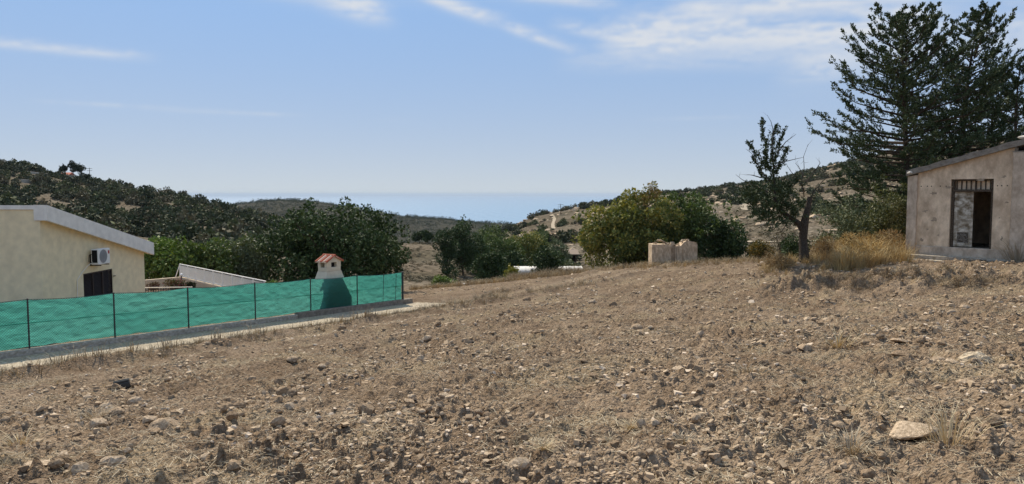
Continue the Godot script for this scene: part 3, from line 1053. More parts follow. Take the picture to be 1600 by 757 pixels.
func stump_tree() -> void:
	rng.seed = 51
	var base := G(1256, 29.0)
	var s := 29.0 / LENS
	var t := thing("broken_tree", base, "half dead tree with a sawn grey trunk and one leafy side branch", "tree")
	var at := func(u: float, v: float, dz: float) -> Vector3: return P(u, v, 29.0 + dz) - base
	var m := MB.new()
	# the sawn main trunk and the limb that forks off to the left
	m.tube([Vector3(0, -0.3, 0), at.call(1257, 400, 0), at.call(1255, 375, 0.05), at.call(1257, 350, 0), at.call(1262, 328, -0.03), at.call(1266, 308, 0)], [0.31, 0.20, 0.155, 0.165, 0.11, 0.10], 11)
	m.tube([at.call(1256, 362, 0), at.call(1249, 350, 0.05), at.call(1236, 341, 0.15), at.call(1222, 330, 0.25), at.call(1212, 315, 0.3), at.call(1210, 285, 0.3), at.call(1209, 262, 0.3), at.call(1207, 235, 0.3)], [0.13, 0.125, 0.10, 0.075, 0.06, 0.045, 0.03, 0.012], 8)
	obj("trunk", m.mesh(), mat.grey_bark, t)
	var twig := MB.new()
	var green := MB.new()
	var cols := [Color(0.028, 0.046, 0.02), Color(0.08, 0.105, 0.044)]
	# bare dead twigs: chains of pixels
	for c in [[[1257, 308], [1253, 285], [1257, 262], [1256, 245], [1263, 226]], [[1256, 275], [1249, 262], [1243, 255]], [[1209, 262], [1222, 254], [1238, 250], [1256, 246]], [[1215, 240], [1228, 222], [1244, 210]], [[1207, 235], [1209, 205], [1205, 190], [1199, 180]],
		[[1209, 290], [1190, 268], [1180, 250], [1175, 240], [1166, 233]], [[1200, 300], [1178, 290], [1160, 281], [1150, 273]], [[1190, 278], [1176, 274], [1168, 273]], [[1258, 300], [1247, 280], [1236, 268], [1228, 255]], [[1259, 285], [1272, 270], [1282, 255], [1280, 250]],
		[[1262, 320], [1272, 300], [1284, 285], [1300, 272]], [[1240, 345], [1215, 350], [1195, 352], [1178, 360]], [[1225, 335], [1205, 345], [1190, 345], [1170, 350]], [[1235, 342], [1222, 362], [1208, 366]], [[1232, 340], [1210, 358], [1186, 368]]]:
		var pts := []
		var rad := []
		var n := (c as Array).size()
		for k in n:
			pts.append(at.call(c[k][0], c[k][1], R(-0.15, 0.3)))
			rad.append(lerpf(0.026, 0.006, float(k) / (n - 1)))
		twig.tube(pts, rad, 4, false)
		for k in n - 1:
			for q in 2:
				var a: Vector3 = pts[k].lerp(pts[k + 1], rng.randf())
				twig.tube([a, a + (rdir() + (pts[k + 1] - pts[k]).normalized() * 0.8).normalized() * R(0.1, 0.35)], [0.006, 0.002], 3, false)
	obj("dead_twigs", twig.mesh(), mat.grey_bark, t)
	# upright leafy shoots
	for c in [[[1210, 285], [1204, 262], [1195, 235], [1191, 205], [1192, 186]], [[1209, 270], [1212, 245], [1218, 225], [1226, 204]], [[1208, 275], [1218, 262], [1228, 240], [1230, 232]], [[1205, 268], [1190, 252], [1178, 236], [1168, 222]], [[1208, 255], [1207, 235], [1208, 212], [1214, 195]],
		[[1205, 285], [1192, 275], [1186, 262], [1176, 246]], [[1200, 262], [1196, 240], [1198, 220]]]:
		var n := (c as Array).size()
		for k in n - 1:
			var a: Vector3 = at.call(c[k][0], c[k][1], R(0.1, 0.4))
			var b: Vector3 = at.call(c[k + 1][0], c[k + 1][1], R(0.1, 0.4))
			spray(green, a, b, 0.10 if k < n - 2 else 0.075, 95, cols, Vector2(0.10, 0.05))
			for q in 5:
				var g := a.lerp(b, rng.randf())
				spray(green, g, g + (rdir() * 0.8 + Vector3(0, 0.4, 0)).normalized() * R(0.12, 0.26), 0.05, 16, cols, Vector2(0.09, 0.045))
	# the dense lower crown
	for k in 150:
		var u := 1168.0 + 84.0 * rng.randf()
		var v := 283.0 + 66.0 * rng.randf()
		var e := pow((u - 1212.0) / 46.0, 2.0) + pow((v - 314.0) / 33.0, 2.0)
		if e > 1.0 + 0.5 * n_mid.get_noise_2d(u * 0.09, v * 0.09): continue
		if n_mid.get_noise_2d(u * 0.06 + 50.0, v * 0.08) < -0.22: continue
		var a: Vector3 = at.call(u, v, R(-0.6, 1.0))
		for q in 3:
			spray(green, a, a + (rdir() * 0.9 + Vector3(-0.35, 0.3, 0)).normalized() * R(0.25, 0.7), 0.07, 26, cols, Vector2(0.10, 0.05))
	obj("crown", green.mesh(), mat.conifer, t)

# one shrub for the hills, about 1 m in radius
func shrub_mesh(seed_n: int, cols: Array, leaves := 420, tall := 0.8) -> ArrayMesh:
	rng.seed = seed_n
	var lobes := []
	for k in 11:
		var d := rdir()
		lobes.append([Vector3(d.x * 0.62, tall * (0.55 + 0.5 * d.y) , d.z * 0.62), R(0.28, 0.48)])
	return crown_mesh(lobes, leaves, Vector2(0.24, 0.17), cols)

func shrubs() -> void:
	var cols := [
		[Color(0.036, 0.046, 0.022), Color(0.085, 0.098, 0.044)], [Color(0.06, 0.072, 0.03), Color(0.15, 0.155, 0.065)],
		[Color(0.048, 0.056, 0.032), Color(0.115, 0.118, 0.066)], [Color(0.09, 0.08, 0.047), Color(0.19, 0.16, 0.09)], [Color(0.032, 0.042, 0.021), Color(0.075, 0.085, 0.04)]]
	var kinds := []
	for k in 10: kinds.append(shrub_mesh(800 + k, cols[k % 5], 520, 0.75 + 0.06 * (k % 4)))
	var far_kinds := []
	for k in 3: far_kinds.append(shrub_mesh(860 + k, cols[[0, 2, 4][k]], 70, 0.75))
	rng.seed = 4711
	# [from column, to column, near, far, how many, biggest, kept as single things, label, group]
	var hills := [
		[-120.0, 440.0, 92.0, 352.0, 1900, 3.4, 285, " scrub bush on the hillside behind the yellow house", "bushes on the hillside behind the house", 0.08],
		[690.0, 1460.0, 112.0, 455.0, 3000, 2.6, 240, " low bush on the dry hillside beyond the wide leafy thicket", "bushes on the dry hillside to the right", -0.30]]
	for hl in hills:
		var all := []
		for k in hl[4]:
			var d := sqrt(lerpf(hl[2] * hl[2], hl[3] * hl[3], rng.randf()))
			var u := R(hl[0], hl[1])
			var x := (u - 800.0) / LENS * d
			var n := n_big.get_noise_2d(x * 1.6 + 500.0, -d * 1.6) + 0.6 * n_mid.get_noise_2d(x * 0.07, d * 0.07)
			var want: float = hl[9]
			if want < 0.0:
				want = lerpf(-0.42, 0.25, clampf((d - 230.0) / 160.0 + (u - 1000.0) / 900.0, 0.0, 1.0))
				if u < 900.0 and d < 190.0: want = 0.1
			if n + want < R(-0.25, 0.2): continue
			var r: float = hl[5] * lerpf(0.30, 1.0, pow(rng.randf(), 1.7))
			var b := Basis(Vector3.UP, R(0, TAU)) * Basis.from_scale(Vector3(r, r * R(0.75, 1.05), r * R(0.85, 1.1)))
			all.append([r / d, Transform3D(b, Vector3(x, H(x, -d) - 0.15 * r, -d)), rng.randi() % 10])
		all.sort_custom(func(a, b): return a[0] > b[0])
		var rest := []
		for k in 10: rest.append([])
		for k in all.size():
			if k < hl[6]:
				var o := obj("hillside_bush" if hl[0] < 0.0 else "dry_hill_bush", kinds[all[k][2]], mat.scrub)
				o.transform = all[k][1]
				var look: String = ["dark green", "olive green", "greyish green", "brown", "blackish green"][all[k][2] % 5]
				tag(o, look + hl[7], "bush", hl[8])
			else:
				rest[all[k][2]].append(all[k][1])
		for k in 10:
			if rest[k].size():
				many("hillside_scrub", kinds[k], mat.scrub, rest[k]).set_meta("label", "low scrub thinly covering the hillsides")
	# outcrops on the dry slope
	for q in 2:
		var places := []
		for k in 2600:
			var d := sqrt(lerpf(115.0 * 115.0, 450.0 * 450.0, rng.randf()))
			var u := R(770, 1420)
			var x := (u - 800.0) / LENS * d
			if n_big.get_noise_2d(x * 2.2 - 80.0, -d * 2.2) < R(-0.15, 0.4): continue
			var r := lerpf(0.25, 1.5, pow(rng.randf(), 3.0))
			places.append(Transform3D(Basis(Vector3.UP, R(0, TAU)) * Basis.from_scale(Vector3(r * 1.6, r * 0.6, r)), Vector3(x, H(x, -d), -d)))
		many("hillside_rocks", rocks[q + 3], mat.stone[q], places).set_meta("label", "pale rocks strewn over the dry hillside on the right")
	# dry thistles and low brown growth on the slopes just beyond the field
	for q in 2:
		var places := []
		for k in 1500:
			var u := R(590, 930) if k % 3 else R(1130, 1330)
			var d := lerpf(58.0, 200.0, pow(rng.randf(), 0.8))
			var x := (u - 800.0) / LENS * d
			if n_mid.get_noise_2d(x * 0.12, d * 0.12) < R(-0.5, 0.3): continue
			var r := R(0.15, 0.55)
			places.append(Transform3D(Basis(Vector3.UP, R(0, TAU)) * Basis.from_scale(Vector3(r, r * 0.8, r)), Vector3(x, H(x, -d) - 0.1 * r, -d)))
		many("dry_scrub", [shrub_mesh(880, [Color(0.17, 0.13, 0.075), Color(0.30, 0.23, 0.14)], 160, 0.7), shrub_mesh(881, [Color(0.07, 0.065, 0.04), Color(0.14, 0.12, 0.07)], 160, 0.7)][q], mat.scrub, places).set_meta("label", "low brown dry scrub on the slopes beyond the field")
		rng.seed = 5000 + q
	# the far ridge towards the sea
	for q in 3:
		var places := []
		for k in 4200:
			var d := sqrt(lerpf(640.0 * 640.0, 1260.0 * 1260.0, rng.randf()))
			var u := R(330, 930)
			var x := (u - 800.0) / LENS * d
			if n_big.get_noise_2d(x * 0.5, d * 0.5) < R(-0.6, 0.15): continue
			var r := lerpf(1.2, 3.6, pow(rng.randf(), 2.0))
			places.append(Transform3D(Basis(Vector3.UP, R(0, TAU)) * Basis.from_scale(Vector3(r, r, r)), Vector3(x, H(x, -d) - 0.2 * r, -d)))
		for k in 70:            # the dotted line of trees on its crest
			var u := R(365, 860)
			var d := R(1175, 1225)
			var x := (u - 800.0) / LENS * d
			var r := R(3.0, 5.5)
			places.append(Transform3D(Basis.from_scale(Vector3(r, r, r)), Vector3(x, H(x, -d), -d)))
		many("far_scrub", far_kinds[q], mat.scrub, places).set_meta("label", "distant scrub and trees on the far ridge before the sea")

func trees() -> void:
	var dark := [Color(0.026, 0.043, 0.016), Color(0.050, 0.078, 0.026), Color(0.092, 0.125, 0.044)]
	var mid := [Color(0.058, 0.085, 0.027), Color(0.11, 0.145, 0.044), Color(0.18, 0.215, 0.068)]
	var bright := [Color(0.065, 0.11, 0.025), Color(0.13, 0.185, 0.04), Color(0.21, 0.26, 0.06)]
	var autumn := [Color(0.07, 0.095, 0.03), Color(0.14, 0.165, 0.045), Color(0.25, 0.245, 0.062), Color(0.38, 0.30, 0.075)]
	var grey := [Color(0.085, 0.105, 0.052), Color(0.135, 0.155, 0.078), Color(0.2, 0.21, 0.11)]
	var yellow := [Color(0.15, 0.16, 0.03), Color(0.26, 0.24, 0.045), Color(0.36, 0.27, 0.06)]
	# behind the fence
	rng.seed = 1
	broadleaf("carob_tree", "huge dark round evergreen tree behind the tiled chimney", "tree", G(522, 47), Vector3(4.9, 3.5, 3.8), 2.75, 80, 0.7, 1.2, 40000, Vector2(0.19, 0.11), dark, mat.leaf_dark, mat.bark)
	rng.seed = 2
	broadleaf("garden_tree", "bright green leafy tree next to the yellow house's roof end", "tree", G(262, 45), Vector3(1.75, 1.5, 1.6), 1.35, 28, 0.45, 0.75, 9000, Vector2(0.20, 0.10), bright, mat.leaf, mat.bark, "garden trees behind the terrace")
	rng.seed = 3
	broadleaf("garden_tree", "green leafy tree behind the white railing's upper end", "tree", G(322, 46), Vector3(1.9, 1.5, 1.6), 1.3, 28, 0.45, 0.75, 9000, Vector2(0.20, 0.10), mid, mat.leaf, mat.bark, "garden trees behind the terrace")
	rng.seed = 4
	broadleaf("garden_tree", "tall pale olive green tree left of the huge dark tree", "tree", G(385, 48), Vector3(1.8, 2.1, 1.7), 1.9, 34, 0.5, 0.85, 11000, Vector2(0.19, 0.09), grey, mat.leaf, mat.bark, "garden trees behind the terrace")
	rng.seed = 5
	broadleaf("garden_shrub", "small yellow green shrub just above the fence", "shrub", G(421, 36), Vector3(0.62, 0.42, 0.55), 0.62, 12, 0.18, 0.28, 2600, Vector2(0.10, 0.045), bright, mat.leaf, mat.bark)
	# the wide tree behind the ruin: three stems grown together
	rng.seed = 6
	broadleaf("fig_tree", "leafy green and yellow tree at the wide thicket's left, behind the ruin", "tree", G(985, 58), Vector3(4.4, 3.3, 3.2), 2.85, 66, 0.55, 1.0, 26000, Vector2(0.22, 0.13), autumn, mat.leaf, mat.bark, "trees grown together behind the ruin", 3)
	rng.seed = 7
	broadleaf("fig_tree", "dark green tree in the thicket's middle, right above the ruin", "tree", G(1075, 59), Vector3(3.9, 3.1, 3.0), 2.7, 56, 0.6, 1.0, 18000, Vector2(0.22, 0.13), mid, mat.leaf, mat.bark, "trees grown together behind the ruin", 3)
	rng.seed = 8
	broadleaf("fig_tree", "low dark tree at the thicket's right end", "tree", G(1135, 57), Vector3(2.0, 2.1, 1.8), 1.6, 30, 0.45, 0.8, 9000, Vector2(0.20, 0.12), dark, mat.leaf, mat.bark, "trees grown together behind the ruin", 2)
	rng.seed = 9
	broadleaf("almond_shoots", "thin yellowing top shoots of an almond above the thicket", "tree", G(1008, 57), Vector3(1.2, 1.0, 0.9), 5.7, 12, 0.2, 0.4, 900, Vector2(0.17, 0.10), [Color(0.14, 0.15, 0.04), Color(0.26, 0.22, 0.06), Color(0.36, 0.22, 0.10)], mat.leaf, mat.bark, "", 2)
	# the row beyond the edge of the field
	rng.seed = 10
	broadleaf("valley_tree", "narrow dark conical tree at the left of the valley row", "tree", G(697, 82), Vector3(1.25, 3.2, 1.2), 2.6, 26, 0.4, 0.75, 6000, Vector2(0.2, 0.1), dark, mat.conifer, mat.bark, "trees in the valley row")
	rng.seed = 11
	broadleaf("valley_tree", "tall dark round tree, second in the valley row", "tree", G(723, 86), Vector3(1.9, 3.6, 1.8), 3.2, 34, 0.5, 0.9, 8000, Vector2(0.22, 0.12), dark, mat.leaf_dark, mat.bark, "trees in the valley row")
	rng.seed = 12
	broadleaf("valley_tree", "low dark bushy tree in front of the valley row", "tree", G(762, 70), Vector3(1.8, 1.8, 1.5), 1.5, 28, 0.4, 0.7, 7000, Vector2(0.2, 0.11), dark, mat.leaf_dark, mat.bark, "trees in the valley row")
	rng.seed = 13
	broadleaf("valley_tree", "olive green tree in the valley row's middle", "tree", G(783, 98), Vector3(2.9, 3.2, 2.2), 3.0, 36, 0.55, 0.95, 8000, Vector2(0.24, 0.13), mid, mat.leaf, mat.bark, "trees in the valley row")
	rng.seed = 14
	broadleaf("valley_tree", "yellowish green tree behind the white sheeted tunnel", "tree", G(825, 102), Vector3(2.9, 2.9, 2.0), 2.9, 34, 0.5, 0.9, 7500, Vector2(0.24, 0.13), autumn, mat.leaf, mat.bark, "trees in the valley row")
	rng.seed = 15
	broadleaf("valley_tree", "dark round bushy tree standing before the white tunnel", "tree", G(853, 66), Vector3(1.55, 1.65, 1.4), 1.4, 28, 0.38, 0.65, 7500, Vector2(0.19, 0.10), dark, mat.leaf_dark, mat.bark, "trees in the valley row")
	var fill := [[742, 92, 2.0, 2.6, "dark green tree filling the gap behind the low bushy tree"], [868, 98, 2.2, 2.1, "dusty green tree right of the yellowish valley tree"], [846, 112, 2.4, 2.9, "dark tree showing above the valley row's right end"], [803, 88, 1.7, 1.6, "low dark tree behind the small yellow shrub"], [884, 74, 1.5, 0.9, "low grey green bush behind the longer tunnel"], [765, 112, 2.6, 3.4, "greyish tree at the back of the valley row"]]
	for k in fill.size():
		rng.seed = 150 + k
		var q: Array = fill[k]
		broadleaf("valley_tree", q[4], "tree", G(q[0], q[1]), Vector3(q[2], q[3], q[2] * 0.85), q[3] * 0.9, 28, 0.45, 0.85, 6500, Vector2(0.24, 0.13), [dark, grey, mid, dark, grey, mid][k], mat.leaf_dark, mat.bark, "trees in the valley row")
	rng.seed = 16
	broadleaf("yellow_shrub", "small yellow green shrub left of the white tunnel", "shrub", G(801, 62), Vector3(0.66, 0.8, 0.6), 0.7, 14, 0.22, 0.36, 2600, Vector2(0.14, 0.08), yellow, mat.leaf, mat.bark)
	rng.seed = 17
	broadleaf("green_shrub", "low bright green shrub at the field's far edge right of the fence", "shrub", G(693, 58), Vector3(0.95, 0.38, 0.7), 0.42, 18, 0.2, 0.34, 3400, Vector2(0.13, 0.06), bright, mat.leaf, mat.bark)
	rng.seed = 18
	broadleaf("orange_shrub", "rounded shrub with orange flowering top right of the thicket", "shrub", G(1189, 52), Vector3(0.95, 0.7, 0.8), 0.75, 18, 0.22, 0.4, 4200, Vector2(0.12, 0.07), [Color(0.05, 0.055, 0.02), Color(0.12, 0.10, 0.025), Color(0.30, 0.17, 0.03)], mat.leaf, mat.bark)
	for k in 4:
		rng.seed = 20 + k
		broadleaf("far_tree", ["dark low tree on the shoulder beyond the fence's end", "pair tree standing right of the shoulder's dark tree", "bushy tree left of the valley row's top", "dark tree just above the valley row"][k], "tree", G([655, 667, 690, 712][k], [150, 148, 140, 128][k]), Vector3([1.4, 1.1, 1.2, 2.0][k], 1.0, 1.1), 1.5, 12, 0.4, 0.65, 1800, Vector2(0.3, 0.18), dark, mat.scrub, mat.bark, "small trees on the far shoulder")
	# around the stump and behind the hut
	rng.seed = 30
	broadleaf("olive_shrub", "tall olive green shrub touching the hut's left wall", "shrub", G(1388, 33), Vector3(1.5, 1.9, 1.1), 1.9, 34, 0.3, 0.55, 12000, Vector2(0.11, 0.045), [Color(0.06, 0.07, 0.03), Color(0.10, 0.11, 0.045), Color(0.17, 0.165, 0.07)], mat.leaf, mat.bark, "", 3)
	rng.seed = 31
	broadleaf("olive_shrub", "dusty green shrub between the stump and the tall shrub", "shrub", G(1322, 35), Vector3(1.7, 1.8, 1.1), 1.7, 28, 0.32, 0.55, 8000, Vector2(0.12, 0.05), grey, mat.leaf_dark, mat.bark, "", 3)
	rng.seed = 32
	broadleaf("brown_thicket", "bare brown thorny thicket left of the stump", "bush", G(1222, 62), Vector3(2.3, 1.0, 1.4), 1.6, 20, 0.4, 0.7, 2600, Vector2(0.16, 0.03), [Color(0.08, 0.065, 0.045), Color(0.14, 0.11, 0.075), Color(0.10, 0.10, 0.05)], mat.leaf, mat.bark, "", 4)
	rng.seed = 33
	broadleaf("dark_bush", "dark shrub behind the stump's foot", "bush", G(1245, 45), Vector3(0.9, 0.8, 0.7), 0.9, 14, 0.25, 0.42, 3200, Vector2(0.12, 0.06), dark, mat.leaf_dark, mat.bark)
	for k in 6:
		rng.seed = 340 + k
		broadleaf("dry_bush", ["brown dry bush at the stump's right foot", "wide golden brown dry bush midway between stump and hut", "golden dry bush nearest the hut's left pillar", "low brown dry bush in front of the golden grass", "small greyish dry bush left of the stump", "tawny dry bush behind the golden grass"][k], "bush", G([1290, 1335, 1400, 1352, 1215, 1372][k], [29.5, 30.5, 29.0, 27.4, 28.2, 32.0][k]), Vector3([0.75, 1.0, 0.7, 0.7, 0.6, 0.9][k], [0.42, 0.5, 0.55, 0.35, 0.3, 0.6][k], 0.6), [0.45, 0.55, 0.6, 0.35, 0.3, 0.7][k], 16, 0.16, 0.32, 2600, Vector2(0.13, 0.018), [[Color(0.14, 0.10, 0.055), Color(0.26, 0.19, 0.095), Color(0.38, 0.28, 0.14)], [Color(0.20, 0.14, 0.06), Color(0.34, 0.25, 0.105), Color(0.52, 0.39, 0.17)]][k % 2], mat.dry, mat.bark, "dry bushes between the stump and the hut", 3)
	rng.seed = 34
	broadleaf("green_bush", "little yellow green bush right of the stump", "bush", G(1301, 37), Vector3(0.4, 0.3, 0.35), 0.55, 9, 0.13, 0.22, 1100, Vector2(0.10, 0.05), yellow, mat.leaf, mat.bark)
	var fir := [Color(0.030, 0.050, 0.024), Color(0.10, 0.13, 0.058)]
	rng.seed = 40
	conifer("cypress_tree", "big dark spreading conifer with level branches, nearest the stump", G(1412, 37), 12.5, 3.9, Vector3(-0.2, 0, 0), 0.10, 145, curve([Vector2(0, 0.7), Vector2(0.3, 0.92), Vector2(0.5, 1.0), Vector2(0.75, 0.72), Vector2(0.9, 0.5), Vector2(1, 0.2)]), 1.15, fir)
	rng.seed = 41
	conifer("cypress_tree", "tallest conifer, its tip leaning right above the hut's roof", G(1490, 38), 13.0, 3.4, Vector3(1.1, 0, 0), 0.12, 130, curve([Vector2(0, 0.8), Vector2(0.3, 1.0), Vector2(0.6, 0.85), Vector2(0.85, 0.5), Vector2(1, 0.12)]), 1.0, fir)
	rng.seed = 42
	conifer("cypress_tree", "thin sparse conifer above the right end of the roof", G(1580, 36), 9.9, 1.9, Vector3(0.3, 0, 0), 0.25, 44, curve([Vector2(0, 0.7), Vector2(0.35, 1.0), Vector2(0.7, 0.7), Vector2(1, 0.1)]), 0.75, fir)
	rng.seed = 43
	conifer("cypress_tree", "dark conifer filling the gap behind the roof's middle", G(1545, 41), 10.6, 2.9, Vector3(0.2, 0, 0), 0.12, 96, curve([Vector2(0, 0.7), Vector2(0.35, 1.0), Vector2(0.7, 0.7), Vector2(1, 0.12)]), 0.9, fir)
	stump_tree()

# ------------------------------------------------------------------ built things
func fence_at(t: float, q: float, y: float) -> Vector3:
	return Vector3(FENCE_A.x + fence_dir.x * t + fence_nor.x * q, fence_y(t) + y, FENCE_A.z + fence_dir.y * t + fence_nor.y * q)

func fence_and_path() -> void:
	rng.seed = 12
	var fb := Basis(Vector3(fence_dir.x, (FENCE_B.y - FENCE_A.y) / fence_len, fence_dir.y).normalized(), Vector3.UP, Vector3(fence_nor.x, 0, fence_nor.y))
	# paved path: separate slabs
	var path := Node3D.new()
	path.name = "path"
	add_child(path)
	kind(path, "structure", "pale paved path of square slabs along the green fence")
	var bed := MB.new()
	bed.quad(fence_at(-11, 0.1, -0.235), fence_at(18.5, 0.1, -0.235), fence_at(18.5, 2.1, -0.195), fence_at(-11, 2.1, -0.195))
	obj("bed", bed.mesh(), mat.soil_plain, path)
	var lens := [0.52, 0.62]
	var slabs := []
	for k in 2:
		var m := MB.new()
		m.box(Vector3.ZERO, Vector3(lens[k] - 0.014, 0.06, 0.378), Basis(), 0.008)
		slabs.append(m.mesh())
	for row in 5:
		var t := -10.6 + R(0, 0.4)
		while t < 17.9 + 0.12 * row:
			var k := rng.randi() % 2
			var o := obj("paving_slab", slabs[k], mat.slab[rng.randi() % 3], path)
			var q := 0.19 + 0.392 * (row + 0.5)
			o.position = fence_at(t + lens[k] * 0.5, q, -0.19 + 0.02 * q + R(-0.004, 0.004))
			o.basis = fb * Basis(rdir(), 0.006)
			t += lens[k]
	# low concrete wall that carries the fence
	for seg in [[-11.0, 10.2, 0.20, "long low pale concrete wall carrying the fence beside the path"], [10.2, 17.9, 0.27, "slightly higher dark concrete wall at the fence's far end"]]:
		var m := MB.new()
		var l: float = seg[1] - seg[0]
		m.box(Vector3.ZERO, Vector3(l - 0.004, seg[2] + 0.2, 0.24), Basis(), 0.015)
		var o := obj("fence_footing", m.mesh(), mat.kerb if seg[2] < 0.25 else mat.old_concrete)  # the far length takes the darker concrete
		o.position = fence_at((seg[0] + seg[1]) * 0.5, 0.06, -0.1 - 0.20 + seg[2] * 0.5 + (0.0 if seg[2] < 0.25 else 0.0))
		o.basis = fb
		tag(o, seg[3], "low wall")
	# fence
	var f := thing("mesh_fence", FENCE_A, "chain link fence backed with green shade net along the path", "fence")
	var posts := [-2.9]
	for u in [42.0, 177.0, 293.0, 398.0, 485.0, 558.0, 628.0]:
		var hp: float = 78.0 - 0.0563 * (u - 42.0)
		var z := 1.4 * LENS / hp
		posts.append((z - 20.5) / -fence_dir.y * 1.0)
	posts[7] = fence_len
	var top := 1.4
	var base := FENCE_A
	for k in posts.size():
		var m := MB.new()
		var r := 0.024 if k < 7 else 0.05
		m.tube([fence_at(posts[k], 0.05, -0.12) - base, fence_at(posts[k], 0.05, top + 0.03) - base], [r, r], 10)
		obj("post", m.mesh(), mat.dark_metal, f)
	# slim extra stakes in the last bay
	for t in [fence_len - 0.55, fence_len - 1.5]:
		var m := MB.new()
		m.tube([fence_at(t, 0.03, 0.0) - base, fence_at(t + 0.08, 0.03, top - 0.05) - base], [0.012, 0.012], 6)
		obj("stake", m.mesh(), mat.dark_metal, f)
	for k in posts.size() - 1:
		var t0: float = posts[k]
		var t1: float = posts[k + 1]
		var l := t1 - t0
		var sag := 0.05
		# net in two strips that overlap at mid height
		for strip in 2:
			var m := MB.new()
			var nx := 46
			var ny := 14
			var y0 := 0.035 if strip == 0 else 0.70
			var y1 := 0.74 if strip == 0 else top - 0.02
			for j in ny + 1:
				for i in nx + 1:
					var fx := float(i) / nx
					var fy := float(j) / ny
					var y := lerpf(y0, y1, fy)
					var t := t0 + l * fx
					if strip == 1: y -= sag * sin(fx * PI) * fy
					elif j == 0: y += 0.03 * n_mid.get_noise_2d(t * 2.5, 7.0)
					if strip == 0 and j == ny: y += 0.03 * n_mid.get_noise_2d(t * 1.2, 31.0)
					var wr := 0.035 * n_mid.get_noise_2d(t * 2.2 + y * 1.7, y * 5.0 - t) + 0.010 * n_fine.get_noise_2d(t * 1.4 + y * 3.0, y * 2.0)
					m.v.append(fence_at(t, 0.0 + 0.012 * strip + wr - 0.03, y) - base)
			for j in ny:
				for i in nx:
					var a := j * (nx + 1) + i
					m.i.append(a); m.i.append(a + 1); m.i.append(a + nx + 2)
					m.i.append(a); m.i.append(a + nx + 2); m.i.append(a + nx + 1)
			obj("shade_net", m.mesh(), mat.net[(k * 2 + strip) % 3], f)
		# chain link: two families of slanting wires, plus the straining wire
		var w := MB.new()
		var step := 0.075
		var cnt := int((l + top) / step)
		for s in [-1.0, 1.0]:
			for q in cnt:
				var a := q * step - (top if s > 0.0 else 0.0)
				var xa := a
				var ya := 0.02
				var xb: float = a + s * (top - 0.02)
				var yb := top
				if s < 0.0:
					xa = a; xb = a - (top - 0.02)
				# clip to the bay
				var pa := Vector2(xa, ya)
				var pb := Vector2(xb, yb)
				if pa.x > pb.x:
					var sw := pa; pa = pb; pb = sw
				if pb.x <= 0.0 or pa.x >= l: continue
				var slope := (pb.y - pa.y) / (pb.x - pa.x)
				if pa.x < 0.0: pa = Vector2(0, pa.y - pa.x * slope)
				if pb.x > l: pb = Vector2(l, pb.y - (pb.x - l) * slope)
				w.tube([fence_at(t0 + pa.x, 0.022 + 0.004 * s, pa.y - sag * sin(pa.x / l * PI) * pa.y / top) - base, fence_at(t0 + pb.x, 0.022 + 0.004 * s, pb.y - sag * sin(pb.x / l * PI) * pb.y / top) - base], [0.0042, 0.0042], 3, false)
		kind(obj("chain_link", w.mesh(), mat.wire, f), "stuff")
		var sw := MB.new()
		var pts := []
		var rad := []
		for q in 9:
			pts.append(fence_at(t0 + l * q / 8.0, 0.025, top - sag * sin(q / 8.0 * PI)) - base)
			rad.append(0.008)
		sw.tube(pts, rad, 5)
		obj("top_wire", sw.mesh(), mat.wire, f)

func louvres(m: MB, o: Vector3, ax: Vector3, ay: Vector3, az: Vector3, w: float, h: float, pitch_m: float, depth: float) -> void:
	var n := int(h / pitch_m)
	var b := Basis(ax, ay, az)
	var tilt := b * Basis(Vector3.RIGHT, 0.7)
	for k in n:
		m.box(o + ay * (pitch_m * (k + 0.5)) + ax * (w * 0.5), Vector3(w, 0.006, depth), tilt)

